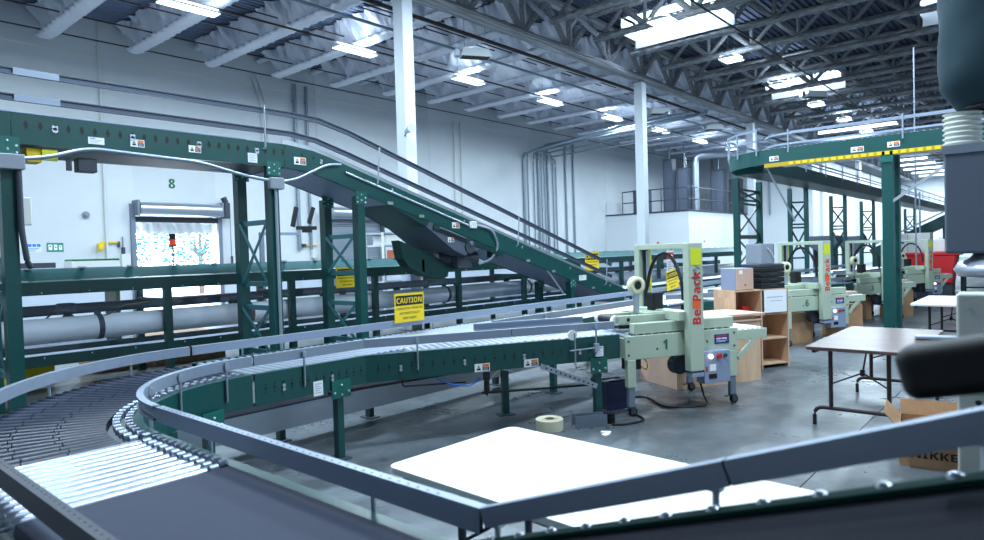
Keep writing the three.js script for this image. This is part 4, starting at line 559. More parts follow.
{
  const t = thing('sloping_conveyor', 'green belt conveyor sloping down toward the sealing machines', 'conveyor');
  const path = (x, dy, s = slope) => s.map(([z, y]) => [x, y + dy, z]);
  const full = [[-5.26, 3.36], ...slope], zy0 = (z) => 3.1 + (z + 6.5) * 0.287 - CH;
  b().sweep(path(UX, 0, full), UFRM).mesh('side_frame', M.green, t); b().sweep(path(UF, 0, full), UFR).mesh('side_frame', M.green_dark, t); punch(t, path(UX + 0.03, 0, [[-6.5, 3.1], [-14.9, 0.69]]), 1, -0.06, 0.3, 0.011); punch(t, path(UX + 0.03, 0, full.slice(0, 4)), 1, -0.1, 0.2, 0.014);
  b().sweep(path((UX + UF) / 2, -0.07, full), [[-0.46, -0.03], [0.46, -0.03], [0.46, 0], [-0.46, 0]]).mesh('belt', M.belt, t); b().sweep(path((UX + UF) / 2, -CH, full), [[-0.47, -0.012], [0.47, -0.012], [0.47, 0], [-0.47, 0]]).mesh('return_pan', M.blue_grey, t);
  for (const [h, x, m] of [[0.48, UX + 0.02, RAIL], [0.2, UX + 0.02, RAIL], [0.2, UF - 0.02, RAIL]]) { const p = h > 0.4 ? [[-5.36, 3.36], [-5.85, 3.34], [-6.4, 3.22], [-14.3, 0.88]] : [[-5.36, 3.36], [-5.8, 3.31], [-6.4, 3.15], [-14.3, 0.87]]; b().sweep(p.map(([z, y]) => [x, y + h, z]), m).mesh('guard_rail', M.rail_dark, t); }
  // inner lip and light strip along the belt edge
  b().sweep(path(UX - 0.05, 0.03, full), [[-0.012, -0.05], [0.012, -0.05], [0.012, 0.05], [-0.012, 0.05]]).mesh('edge_strip', M.zinc, t);
  for (const z of [-6.9, -10.5, -13.9]) { const y = 3.1 + (z + 6.5) * 0.287; b().pipe([[UX + 0.04, y - 0.12, z], [UX + 0.09, y - 0.1, z], [UX + 0.09, y + 0.5, z - 0.06]], 0.014, 8, 0.05).mesh('rail_bracket', M.galvanised, t); }
  b().tube(path(UX + 0.05, -0.12, [[-6.3, 3.15], [-7.5, 2.81], [-9.1, 2.35]]), 0.02, 8).mesh('conduit', M.galvanised, t); b().rb(UX + 0.06, 2.25, -9.2, 0.09, 0.13, 0.13, 0.01).mesh('junction_box', M.off_white, t); b().tube([[UX + 0.06, 2.25, -9.28], [UX + 0.08, 2.15, -9.7], [UX + 0.05, 1.85, -9.9], [UX, 1.6, -9.75], [UX - 0.1, 1.5, -9.5]], 0.025, 8).mesh('flexible_conduit', M.case_grey, t);
  b().sweep([[UX + 0.035, zy0(-8.2), -8.2], [UX + 0.035, zy0(-10.1), -10.1]], [[-0.01, -0.12], [0.02, -0.12], [0.02, -0.03], [-0.01, -0.03]]).mesh('take_up_rail', M.green_dark, t); b().cyl([UX + 0.06, zy0(-8.3) - 0.07, -8.3], [UX + 0.06, zy0(-9.0) - 0.07, -9.0], 0.025, 10).mesh('take_up_rod', M.dark_grey, t);
  for (const z of [-7.2, -7.9, -10.9, -11.8, -13.4]) b().cb(UX + 0.035, zy0(z) + 0.02, z, 0.006, 0.05, 0.12).mesh('splice_tab', M.zinc, t);
  trestle(t, -6.6, 2.68, [[0.35, 0.95], [1.45, 2.05]]); tallPost(t, UX - 0.05, -12.55, 1.0); tallPost(t, UF + 0.05, -12.55, 1.0); b().bar([UX, 1.35, -11.55], [UX, 0.75, -12.2], 0.02, 0.05).mesh('diagonal_strut', M.galvanised, t);
  // drive housing under the slope
  const zy = (z) => 3.1 + (z + 6.5) * 0.287 - CH;
  b().ext([[-7.15, zy(-7.15) - 0.01], [-8.02, zy(-8.02) - 0.13], [-8.1, zy(-8.1) - 0.01]], 'x', UF, UX + 0.02).mesh('drive_housing', M.green_dark, t); b().ext([[-8.02, zy(-8.02) - 0.13], [-8.7, zy(-8.7) - 0.36], [-9.0, zy(-9.0) - 0.38], [-9.2, zy(-9.2) - 0.22], [-9.2, zy(-9.2) - 0.01], [-8.1, zy(-8.1) - 0.01]], 'x', UF, UX + 0.02).mesh('drive_cover', M.cabinet_grey, t);
  b().cyl([UX - 0.02, zy(-9.15) - 0.17, -9.12], [UX + 0.05, zy(-9.15) - 0.17, -9.12], 0.13, 20).mesh('drum_end', M.dark_grey, t); b().cyl([UX + 0.04, zy(-9.1) - 0.12, -9.12], [UX + 0.09, zy(-9.1) - 0.12, -9.12], 0.04, 12).mesh('bearing', M.steel_grey, t);
  b().ext([[-7.75, 1.98], [-7.82, 1.66], [-7.95, 1.5], [-8.3, 1.33], [-8.75, 1.24], [-8.95, 1.28], [-9.0, 1.5], [-8.4, 1.78]], 'x', -9.12, -8.92, 0.02).mesh('chain_guard', M.green_dark, t); b().box(-8.925, -8.9, 1.4, 1.62, -8.34, -8.28).mesh('chain_guard_strap', M.cream, t);
  b().cyl([-9.05, 1.62, -8.8], [-8.75, 1.62, -9.6], 0.12, 14).rb(-8.8, 1.55, -9.2, 0.25, 0.25, 0.4, 0.03).mesh('drive_motor', M.dark_grey, t); b().box(UX - 0.1, UX + 0.02, 1.62, 1.98, -9.95, -9.75).mesh('side_plate', M.green_dark, t); b().box(UX - 0.08, UX, 1.78, 1.83, -9.7, -9.3).mesh('cross_rail', M.galvanised, t);
  plateMesh('label', printLabel('warn'), 0.16, 0.09, 0.004, t, [UX + 0.026, zy(-8.3) - 0.28, -8.62], Math.PI / 2); plateMesh('label', printLabel('warn'), 0.2, 0.11, 0.004, t, [UX + 0.036, zy(-8.7) + 0.1, -8.75], Math.PI / 2, 0); plateMesh('label', printLabel('warn'), 0.2, 0.11, 0.004, t, [UX + 0.036, 3.14, -5.5], Math.PI / 2); plateMesh('label', printLabel('info'), 0.3, 0.12, 0.004, t, [UX + 0.036, zy(-12.9) + 0.14, -12.95], Math.PI / 2);
}
{ const t = thing('landing_conveyor', 'level green conveyor that continues from the foot of the slope', 'conveyor'); b().sweep([[UX, 0.69, -14.95], [UX, 0.69, -27]], FRAMEM).mesh('side_frame', M.green, t); b().sweep([[UF, 0.69, -14.95], [UF, 0.69, -27]], FRAME).mesh('side_frame', M.green, t); const g = b(); for (let z = -15; z > -27; z -= 0.08) g.cyl([UF + 0.03, 0.665, z], [UX - 0.03, 0.665, z], 0.027, 8); stuff(g.mesh('rollers', M.roller, t)); for (const z of [-16, -19, -22, -25]) { lowLeg(t, UX, z, 0.6); lowLeg(t, UF, z, 0.6); } b().sweep([[UX, 0.85, -14.95], [UX, 0.85, -27]], RAILM).mesh('guard_rail', M.rail, t); }

// ---------------------------------------------------------------- guarded conveyor along the dock wall, with the big white pipe inside
{
  const t = thing('guarded_conveyor', 'long dark green conveyor with clear side panels below the dock doors', 'conveyor');
  const X = -9.93, z0 = 0.5, z1 = -27;
  b().ext([[X + 0.02, 1.35], [X + 0.02, 1.5], [X - 0.04, 1.52], [X - 0.22, 1.66], [X - 0.24, 1.66], [X - 0.06, 1.5], [X - 0.02, 1.35]], 'z', z1, z0).mesh('upper_beam', M.rail_green2, t);
  b().box(X - 0.02, X + 0.03, 1.33, 1.5, z1, z0).mesh('upper_beam_face', M.green_dark, t);
  b().box(X - 1.0, X - 0.55, 1.6, 1.64, z1, z0).mesh('belt', M.belt, t); b().box(X - 1.08, X - 1.0, 1.4, 1.66, z1, z0).mesh('far_beam', M.green_dark, t);
  b().box(X - 0.04, X + 0.03, 0.41, 0.55, z1, z0).mesh('lower_beam', M.green_dark, t); b().box(X - 1.08, X - 1.03, 0.41, 0.55, z1, z0).mesh('lower_beam', M.green_dark, t);
  b().box(X - 1.03, X - 0.04, 0.44, 0.47, z1, z0).mesh('pan', M.case_grey, t);
  const cl = b(); for (let z = 0; z > z1; z -= 0.62) cl.cb(X - 0.2, 1.675, z, 0.05, 0.02, 0.09, 0.4); stuff(cl.mesh('belt_clips', M.zinc, t));
  const posts = [-1.8, -4.14, -6.2, -8.0, -10.3, -12.6, -15, -17.3, -19.7, -22, -24.4]; 
  for (const z of posts) { b().box(X - 0.06, X + 0.04, 0.02, 1.35, z - 0.05, z + 0.05).mesh('post', M.green_dark, t); b().box(X - 1.08, X - 1.0, 0.02, 1.4, z - 0.05, z + 0.05).mesh('post', M.green_dark, t); b().box(X - 0.1, X + 0.08, 0, 0.02, z - 0.1, z + 0.1).mesh('foot_plate', M.dark_grey, t); b().box(X - 1.05, X - 0.06, 1.05, 1.18, z - 0.04, z + 0.04).mesh('cross_member', M.green_dark, t); }
  for (let i = 0; i < posts.length - 1; i++) { const a = posts[i] - 0.06, c = posts[i + 1] + 0.06; b().box(X + 0.005, X + 0.011, 0.55, 1.34, c, a).mesh('clear_panel', M.plexiglass, t); const rv = b(); for (let z = a - 0.15; z > c; z -= 0.55) rv
.sph(X + 0.034, 0.52, z, 0.012, 1, 6).sph(X + 0.034, 1.36, z, 0.01, 1, 6); stuff(rv.mesh('rivets', M.zinc, t)); }
  b().box(X - 0.95, X - 0.9, 1.0, 1.15, z1, z0).mesh('cable_tray', M.dark_grey, t);
  const rolls = b(); for (let z = -0.5; z > z1; z -= 1.1) rolls.cyl([X - 0.98, 1.5, z], [X - 0.56, 1.5, z], 0.03, 8); stuff(rolls.mesh('return_rollers', M.zinc, t));
  b().rb(X - 0.4, 1.12, -2.95, 0.18, 0.14, 0.22, 0.03).cyl([X - 0.4, 1.02, -2.95], [X - 0.3, 0.94, -3.0], 0.06, 10).mesh('valve_block', M.dark_grey, t); b().tube([[X - 0.35, 1.1, -2.8], [X - 0.2, 0.95, -2.6], [X - 0.15, 0.8, -2.45], [X - 0.2, 0.7, -2.3]], 0.014, 6).tube([[X - 0.3, 0.92, -3.05], [X - 0.2, 1.0, -3.4], [X - 0.4, 1.1, -3.7], [X - 0.6, 1.14, -4.6], [X - 0.5, 1.16, -5.5]], 0.011, 6).mesh('cable', M.bark, t);
  for (let i = 0; i < 9; i++) b().cyl([X - 0.35, 1.03, -5.3 - i * 1.75], [X - 0.27, 1.03, -5.3 - i * 1.75], 0.06, 14).mesh('pulley', M.black, t);
}
{
  const t = thing('white_pipe', 'large pale pipe running behind the clear conveyor panels', 'pipe'); const X = -10.2, y = 0.84;
  for (const [a, c] of [[0.4, -3.28], [-3.31, -5.52], [-5.55, -7.78], [-7.81, -10.12], [-10.15, -13.0], [-13.03, -16.26], [-16.29, -26.8]]) b().cyl([X, y, a], [X, y, c], 0.17, 28).mesh('section', M.pipe_white, t);
  for (const z of [-3.295, -5.535, -7.795, -10.135, -13.015, -16.275]) b().cyl([X, y, z + 0.035], [X, y, z - 0.035], 0.177, 28).box(X - 0.02, X + 0.01, y + 0.16, 1.06, z - 0.04, z + 0.04).mesh('clamp', M.dark_grey, t);
}
// boxes on the floor beyond the guarded conveyor
for (const [x, z, w, h, d, m, l] of [[-11.5, -2.75, 0.55, 0.38, 0.55, 'yellow', 'yellow bin under the guarded conveyor at far left'], [-11.8, -4.0, 0.6, 0.4, 0.8, 'cardboard', 'small carton under the guarded conveyor beside the yellow bin'], [-11.8, -5.1, 0.9, 0.46, 1.2, 'cardboard', 'wide carton under the guarded conveyor']]) { const t = thing('storage_box', l, 'box', [x, 0, z]); b().box(-w / 2, w / 2, 0, h, -d / 2, d / 2).mesh('body', M[m], t); if (m === 'cardboard') b().box(-w / 2 - 0.002, w / 2 + 0.002, h - 0.1, h + 0.002, -0.03, 0.03).mesh('packing_tape', M.pinkboard, t); else b().box(-w / 2 - 0.02, w / 2 + 0.02, h - 0.03, h, -d / 2 - 0.02, d / 2 + 0.02).mesh('rim', M.yellow, t); }
// caution signs
const cautionMat = printMat(384, 282, (x, w, h) => { x.fillStyle = '#f2cf16'; x.fillRect(0, 0, w, h); x.fillStyle = '#15161a'; x.fillRect(14, 22, w - 28, 96); x.fillStyle = '#f2cf16'; x.textAlign = 'center'; x.font = 'bold 76px sans-serif'; x.fillText('CAUTION', w / 2, 97, w - 44); x.fillStyle = '#1b1c20'; x.font = 'bold 33px sans-serif'; x.fillText('CONVEYOR OPERATES', w / 2, 160, w - 40); x.fillText('AUTOMATICALLY', w / 2, 206, w - 100); x.fillText('KEEP AWAY', w / 2, 254, w - 150); });
function caution(pos, ry, w, label, rz = 0) { const m = plateMesh('caution_sign', cautionMat, w, w * 0.735, 0.006, null, pos, ry); m.rotation.z = rz; one(m, label, 'sign', 'yellow caution signs'); }
caution([-5.575, 1.12, -4.97], Math.PI / 2, 0.44, 'yellow caution sign standing on the rail of the roller conveyor'); caution([-9.875, 1.34, -7.32], Math.PI / 2, 0.5, 'yellow caution sign behind the braced trestle legs'); caution([-9.875, 1.4, -15.6], Math.PI / 2, 0.7, 'yellow caution sign beyond the foot of the sloping conveyor'); caution([-5.575, 1.11, -11.6], Math.PI / 2, 0.5, 'tilted yellow caution sign seen through the nearest sealing machine', 0.12);
{ const m = printMat(96, 150, (x, w, h) => { x.fillStyle = '#f2f2f2'; x.fillRect(0, 0, w, h); x.fillStyle = '#d8303a'; x.fillRect(0, 12, w, 46); x.fillStyle = '#ffffff'; x.fillRect(14, 28, 68, 12); x.fillStyle = '#8a92a0'; for (let i = 0; i < 5; i++) x.fillRect(12, 74 + i * 14, 72 - (i % 2) * 20, 5); }); one(plateMesh('notice_sign', m, 0.5, 0.75, 0.006, null, [-9.875, 1.25, -20.4], Math.PI / 2), 'red and white notice seen through the nearest sealing machine', 'sign'); }
// ---------------------------------------------------------------- things on and by the dock wall
one(b().text('8', 0.31, 0.01, (g) => { g.rotateY(Math.PI / 2); g.translate(WX + 0.001, 4.31, -9.54); }).mesh('door_number', M.text_green), 'green number eight painted above the open dock door', 'number');
{ const m = printMat(128, 64, (x, w, h) => { x.fillStyle = '#2f8f7d'; x.fillRect(0, 0, w, h); x.fillStyle = '#f4f7f6'; x.fillRect(12, 12, 30, 40); x.fillRect(54, 12, 26, 40); x.fillRect(92, 18, 26, 34); x.fillStyle = '#2f8f7d'; x.fillRect(20, 20, 14, 10); x.fillRect(60, 28, 14, 8); x.fillRect(98, 26, 14, 6); }); one(plateMesh('safety_sign', m, 0.42, 0.26, 0.01, null, [WX + 0.01, 2.25, -6.13], Math.PI / 2), 'small green and white safety sign on the dock wall', 'sign'); }
{ const m = printMat(128, 72, (x, w, h) => { x.fillStyle = '#dde6ee'; x.fillRect(0, 0, w, h); x.fillStyle = '#2a7fd4'; for (let i = 0; i < 4; i++) x.fillRect(8 + i * 29, 8, 24, 20); x.fillStyle = '#7f8ea3'; for (let i = 0; i < 3; i++) x.fillRect(16, 38 + i * 10, 92 - i * 14, 4); }); one(plateMesh('notice_sign', m, 0.49, 0.28, 0.006, null, [WX + 0.006, 2.24, -5.56], Math.PI / 2), 'pale blue lettered notice left of the green safety sign', 'sign'); }
{ const t = thing('signal_light', 'black and red signal lamp on a thin pole by the open door', 'lamp', [-10.97, 1.661, -4.69]); b().cyl([0, 0, 0], [0, 0.32, 0], 0.012, 8).mesh('pole', M.dark_grey, t); b().cyl([0, 0.32, 0], [0, 0.42, 0], 0.05, 16).mesh('lens', M.orange_red, t); b().cyl([0, 0.42, 0], [0, 0.51, 0], 0.05, 16).box(-0.05, 0.05, 0.3, 0.32, -0.05, 0.05).mesh('housing', M.black, t); }
{ const t = thing('control_box', 'grey wall control box left of the open dock door', 'box', [WX, 0.06, -8.0]); b().rb(0.07, 1.75, 0, 0.14, 0.42, 0.26, 0.01).mesh('enclosure', M.off_white, t); b().rb(0.06, 2.05, 0.05, 0.1, 0.24, 0.09, 0.01).mesh('switch', M.dark_grey, t); b().cyl([0.05, 2.17, 0.05], [0.05, 2.5, 0.05], 0.02, 6).mesh('conduit', M.conduit, t); }
{ const t = thing('dock_lamp', 'yellow swing-arm dock lamp on the wall left of the open door', 'lamp', [WX, 2.28, -7.3]); b().rb(0.1, 0.0, 0, 0.2, 0.14, 0.16, 0.02).cyl([0.12, -0.02, 0], [0.35, -0.14, 0.1], 0.09, 12, 0.05).mesh('head', M.yellow, t); b().box(0.05, 0.09, 0.08, 0.12, -0.5, 0.0).mesh('arm', M.yellow, t); b().box(0.0, 0.08, -0.05, 0.13, -0.56, -0.5).mesh('pivot', M.dark_grey, t); }
{ const t = thing('dock_lamp', 'yellow swing-arm lamp beside the closed slatted door', 'lamp', [WX, 2.22, -14.4]); b().rb(0.1, 0, 0, 0.16, 0.12, 0.14, 0.02).mesh('head', M.dark_grey, t); b().box(0.05, 0.09, -0.02, 0.03, -0.6, 0).mesh('arm', M.yellow, t); b().rb(0.08, -0.35, -0.45, 0.14, 0.3, 0.22, 0.01).mesh('switch_box', M.off_white, t); }
one(b().box(WX, WX + 0.02, 1.72, 1.78, -6.8, -6.5).mesh('floor_marker', M.yellow), 'short yellow strip low on the dock wall', 'marker'); one(b().cyl([WX, 3.22, -6.96], [WX + 0.06, 3.22, -6.96], 0.1, 16).cyl([WX + 0.06, 3.22, -6.96], [WX + 0.14, 3.18, -6.9], 0.045, 10).mesh('wall_bell', M.case_grey), 'round grey bell on the dock wall', 'bell');
{ const t = thing('packing_bench', 'low dark bench with a white and green unit by the dock wall', 'bench', [-14.6, 0, -3.9]); b().box(-0.35, 0.35, 1.6, 1.66, -1.2, 0.9).mesh('top', M.steel_grey, t); for (const z of [-1.1, 0.8]) b().box(-0.3, 0.3, 0, 1.6, z - 0.04, z + 0.04).mesh('leg', M.green_dark, t); b().rb(0.0, 1.72, -0.75, 0.5, 0.13, 0.85, 0.01).mesh('unit', M.off_white, t); b().box(-0.25, 0.25, 1.785, 1.82, -1.17, -0.35).mesh('unit_lid', M.text_green, t); b().rb(0.1, 1.72, 0.4, 0.4, 0.1, 0.9, 0.01).mesh('tray', M.dark_grey, t); }
{ const t = thing('monitor_stand', 'pair of tilted black monitors on an arm behind the trestle', 'monitor', [-12.6, 0, -7.9]); b().box(-0.04, 0.04, 0, 2.28, 0.66, 0.74).mesh('column', M.steel_grey, t); b().box(-0.03, 0.03, 2.22, 2.28, -0.2, 0.72).mesh('arm', M.rail, t); b().cb(0, 2.62, -0.1, 0.05, 0.44, 0.09, 0, 0, -0.25).cb(0, 2.66, -0.52, 0.05, 0.38, 0.08, 0, 0, -0.35).box(-0.05, 0.05, 2.34, 2.42, -0.62, -0.16).box(-0.04, 0.04, 2.28, 2.36, -0.5, -0.3).mesh('monitor', M.black, t); }
{ const t = thing('pallet_rack', 'metal rack with orange goods by the closed dock door', 'rack', [-15.5, 0, -13.1]); for (const [x, z] of [[-0.4, -0.9], [0.4, -0.9], [-0.4, 0.6], [0.4, 0.6]]) b().box(x - 0.03, x + 0.03, 0, 2.42, z - 0.03, z + 0.03).mesh('post', M.off_white, t); for (const y of [0.9, 1.5, 2.0, 2.36]) b().box(-0.4, 0.4, y, y + 0.05, -0.9, 0.6).mesh('shelf', M.galvanised, t); b().rb(0.1, 1.72, -0.2, 0.4, 0.34, 0.5, 0.02).mesh('goods', M.orange, t); b().box(-0.3, 0.3, 2.05, 2.3, -0.8, 0.4).mesh('goods', M.off_white, t); }
{ const t = thing('white_board', 'plain white upright panel behind the drive of the sloping conveyor', 'panel', [-14.0, 0, -13.2]); b().rb(0, 1.72, 0, 0.08, 1.0, 1.25, 0.01).mesh('panel', M.white_paint, t); b().box(-0.05, 0.05, 0, 2.22, 0.63, 0.7).box(-0.05, 0.05, 0, 2.22, -0.7, -0.63).mesh('frame', M.green_dark, t); }
one(b().box(-9.44, -9.43, 0.5, 1.0, -12.0, -11.2).mesh('plastic_curtain', M.plexiglass), 'hanging clear plastic flap below the sloping conveyor', 'curtain');
// ---------------------------------------------------------------- equipment on the office roof
{ const t = thing('platform_railing', 'dark railing around the equipment on the white office roof', 'railing', [0, 3.95, 0]); for (let i = 0; i < 6; i++) b().cyl([-21 + i * 0.88, 0, -36.9], [-21 + i * 0.88, 1.35, -36.9], 0.025, 6).mesh('post', M.dark_grey, t); for (let i = 0; i < 7; i++) b().cyl([-16.62, 0, -37.8 - i * 1.6], [-16.62, 1.35, -37.8 - i * 1.6], 0.025, 6).mesh('post', M.dark_grey, t); for (const y of [0.65, 1.35]) b().pipe([[-21, y, -36.9], [-16.62, y, -36.9], [-16.62, y, -48.5]], 0.035, 6, 0.05).mesh('rail', M.dark_grey, t); }
for (const [x, z, w, h, l] of [[-20.3, -38.2, 1.0, 1.6, 'low grey cabinet at the left end of the office roof'], [-18.6, -38.6, 0.6, 3.4, 'tall grey cabinet behind the second column on the office roof'], [-17.8, -39, 0.7, 2.8, 'medium grey cabinet on the office roof right of the column'], [-17.8, -44.4, 0.9, 3.1, 'grey cabinet behind the silver duct on the office roof'], [-17.5, -46.8, 0.8, 2.6, 'rightmost grey cabinet on the office roof']]) { const t = thing('equipment_cabinet', l, 'cabinet', [x, 3.861, z], 0, 'cabinets on the office roof'); b().rb(0, h / 2, 0, w, h, 0.6, 0.02).mesh('body', M.cabinet_dark, t); b().box(-w / 2 + 0.06, w / 2 - 0.06, 0.15, h - 0.1, 0.3, 0.315).mesh('door', M.cabinet_grey, t); b().cyl([0, h, 0], [0, 4.2, 0], 0.04, 8).mesh('conduit', M.conduit, t); }
one(b().pipe([[-17.2, 3.87, -39.3], [-17.2, 7.4, -39.3], [-15.7, 7.4, -40.2], [-13.6, 7.4, -41]], 0.2, 14, 0.4).mesh('spiral_duct', M.galvanised), 'silver round duct rising from the office roof and bending right', 'duct');
for (let i = 0; i < 6; i++) one(b().cyl([-21.5 + i * 1.4, 3.87, -48.85], [-21.5 + i * 1.4, 9, -48.85], 0.05 + 0.02 * (i % 2), 8).mesh('wall_conduit', M.conduit), `${order[i]} vertical pipe on the wall behind the office roof`, 'conduit', 'pipes behind the office roof');
// ---------------------------------------------------------------- raised conveyor on the right
{
  const t = thing('raised_conveyor', 'high green conveyor with yellow strip turning a corner at right', 'conveyor'); const Z = -14.12, y = 3.68, R = 0.62, W = 0.7, xc = -4.48;
  const arc = (r) => { const p = []; for (let i = 0; i <= 12; i++) { const a = i / 12 * Math.PI / 2; p.push([xc - r * Math.sin(a), y, Z - R - W + r * Math.cos(a)]); } return p; };
  const near = [[3, y, Z], ...arc(R + W), [xc - R - W, y, -46]], back = [[3, y, Z - W], ...arc(R), [xc - R, y, -46]];
  const PR = [[-0.025, -0.3], [0.025, -0.3], [0.025, 0], [-0.025, 0]];
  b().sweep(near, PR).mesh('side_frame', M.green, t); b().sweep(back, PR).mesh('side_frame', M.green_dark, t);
  b().sweep([[3, y - 0.3, Z + 0.03], [xc + 0.3, y - 0.3, Z + 0.03], [xc - 0.2, y - 0.3, Z + 0.01]], [[-0.02, -0.07], [0.02, -0.07], [0.02, 0.01], [-0.02, 0.01]]).mesh('yellow_strip', M.amber, t); { const g = b(); for (let x = xc + 0.3; x < 3; x += 0.13) g.box(x, x + 0.08, y - 0.36, y - 0.3, Z + 0.05, Z + 0.06); stuff(g.mesh('strip_bumps', M.yellow, t)); }
  b().box(xc, 3, y - 0.32, y - 0.3, Z - W, Z).mesh('pan', M.white_paint, t); b().box(xc - R - W, xc - R, y - 0.32, y - 0.3, -46, Z - R - W).mesh('pan', M.green_dark, t);
  { const g = b(); for (let x = xc; x < 3; x += 0.1) g.cyl([x, y - 0.01, Z - W + 0.04], [x, y - 0.01, Z - 0.02], 0.03, 8); for (let i = 1; i < 18; i++) { const a = i / 18 * Math.PI / 2; g.cyl([xc - R * Math.sin(a), y - 0.01, Z - R - W + R * Math.cos(a)], [xc - (R + W) * Math.sin(a), y - 0.01, Z - R - W + (R + W) * Math.cos(a)], 0.03, 8); } for (let z = Z - R - W; z > -46; z -= 0.12) g.cyl([xc - R - W, y - 0.01, z], [xc - R, y - 0.01, z], 0.03, 6); stuff(g.mesh('rollers', M.zinc, t)); }
  for (const h of [0.2, 0.42]) { b().sweep([...arc(R + W + 0.05).slice(2).map((p) => [p[0], p[1] + h, p[2]]), [xc - R - W - 0.05, y + h, -46]], [[-0.015, -0.02], [0.015, -0.02], [0.015, 0.02], [-0.015, 0.02]]).mesh('guard_rail', M.rail, t); b().sweep([[3, y + h - 0.02, Z - W - 0.05], ...arc(R).map((p) => [p[0] + 0.05, p[1] + h - 0.02, p[2]]), [xc - R + 0.05, y + h - 0.02, -46]], [[-0.012, -0.02], [0.012, -0.02], [0.012, 0.02], [-0.012, 0.02]]).mesh('guard_rail', M.rail, t); }
  b().sweep([[3, y + 0.3, Z + 0.02], [-4.2, y + 0.3, Z + 0.02]], [[-0.015, -0.02], [0.015, -0.02], [0.015, 0.02], [-0.015, 0.02]]).mesh('guard_rail', M.rail, t);
  for (const i of [2, 5, 8, 11]) { const p = arc(R + W + 0.06)[i]; b().cyl([p[0], y - 0.1, p[2]], [p[0], y + 0.46, p[2]], 0.018, 6).mesh('rail_post', M.rail, t); } for (const x of [-4.2, -2.2, -0.4]) b().cyl([x, y - 0.1, Z + 0.04], [x, y + 0.36, Z + 0.04], 0.018, 6).mesh('rail_post', M.rail, t); for (let z = -16.5; z > -46; z -= 1.9) b().cyl([xc - R + 0.05, y - 0.1, z], [xc - R + 0.05, y + 0.42, z], 0.018, 6).mesh('rail_post', M.rail, t);
  const post = (x, z, w = 0.12, top = y - 0.32) => { b().box(x - w / 2, x + w / 2, 0, top, z - w / 2, z + w / 2).mesh('post', M.green, t); };
  const pair = (p, q, w, bays) => { post(p[0], p[1], w); post(q[0], q[1], w); for (const [a, c] of bays) { for (const yy of [a, c]) b().bar([p[0], yy, p[1]], [q[0], yy, q[1]], 0.04, 0.05).mesh('cross_bar', M.green, t); b().bar([p[0], a, p[1]], [q[0], c, q[1]], 0.012, 0.05).mesh('cross_brace', M.green, t); b().bar([p[0], c, p[1]], [q[0], a, q[1]], 0.014, 0.05).mesh('cross_brace', M.green_dark, t); } };
  pair([-6.02, -16.1], [-6.02, -17.7], 0.13, [[1.2, 1.9], [1.95, 2.75], [2.85, 3.1]]);
  pair([-2.46, Z - 0.06], [-2.46, Z - W + 0.05], 0.18, [[1.2, 2.2]]); b().box(-2.56, -2.36, y - 0.5, y - 0.3, Z + 0.03, Z + 0.05).mesh('clamp_plate', M.green_light, t); pair([0.9, Z - 0.06], [0.9, Z - W + 0.05], 0.18, [[1.2, 2.2]]);
  for (const z of [-20.6, -25.2, -29.8, -34.5, -39.5]) pair([-6.12, z], [-5.75, z - 0.3], 0.11, [[1.3, 2.2], [2.3, 2.95]]);
  b().bar([-2.38, 2.45, Z + 0.02], [-1.1, y - 0.33, Z + 0.02], 0.01, 0.05).mesh('diagonal_strut', M.galvanised, t); b().bar([xc - 0.3, y - 0.3, Z - 0.4], [xc + 0.15, 2.2, Z - 0.8], 0.01, 0.04).mesh('diagonal_strut', M.galvanised, t);
  plateMesh('label', printLabel('warn'), 0.2, 0.1, 0.004, t, [-2.35, y - 0.18, Z + 0.028]); plateMesh('label', printLabel('warn'), 0.22, 0.1, 0.004, t, [-2.95, y - 0.2, Z + 0.028]); plateMesh('label', printLabel('warn'), 0.18, 0.1, 0.004, t, [xc + 0.0, y - 0.2, Z + 0.03]);
  b().cyl([-2.25, 1.2, Z - 1.6], [-2.25, 5.6, Z - 1.6], 0.014, 8).mesh('drop_conduit', M.conduit, t);
}
{ const t = thing('distant_conveyor', 'far green conveyor sloping down beneath the raised one', 'conveyor'); b().bar([-3.4, 2.6, -32.4], [-6.2, 1.2, -32.4], 0.9, 0.4).mesh('bed', M.green, t); b().bar([-3.4, 2.95, -31.9], [-6.2, 1.55, -31.9], 0.04, 0.06).mesh('guard_rail', M.rail, t); for (const [x, y] of [[-3.6, 2.35], [-4.8, 1.7], [-6, 1.1]]) b().box(x - 0.08, x + 0.08, 0, y, -32.7, -32.1).mesh('post', M.green, t); }
{ const t = thing('electrical_cabinet', 'pale grey cabinet with blue badge behind the sealing machines', 'cabinet', [-3.85, 0, -25.6]); b().rb(0, 0.98, 0, 1.25, 1.96, 0.7, 0.02).mesh('body', M.off_white, t); b().box(-0.3, -0.1, 1.62, 1.74, 0.35, 0.358).mesh('badge', M.blue, t); b().box(-0.005, 0.005, 0.1, 1.9, 0.35, 0.353).mesh('door_gap', M.dark_grey, t); b().cyl([0.3, 1.96, 0], [0.3, 3.3, 0], 0.03, 6).mesh('conduit', M.conduit, t); b().cyl([-0.3, 1.96, 0.1], [-0.3, 2.14, 0.1], 0.05, 10).mesh('beacon', M.red, t); }
for (const [x, z, w, l] of [[-6.9, -27.6, 1.0, 'dark hopper between the distant trestles'], [-7.0, -32.4, 0.9, 'second dark hopper deeper between the trestles']]) one(b().ext([[-w / 2, 1.6], [-w / 2, 2.0], [w / 2, 2.0], [w / 2, 1.75], [0.1, 1.2]].map(([a, c]) => [a + x, c]), 'z', z - 0.4, z + 0.4).box(x - 0.4, x - 0.35, 0, 1.6, z - 0.3, z + 0.3).box(x + 0.3, x + 0.35, 0, 1.6, z - 0.3, z + 0.3).mesh('hopper', M.cabinet_grey), l, 'hopper');

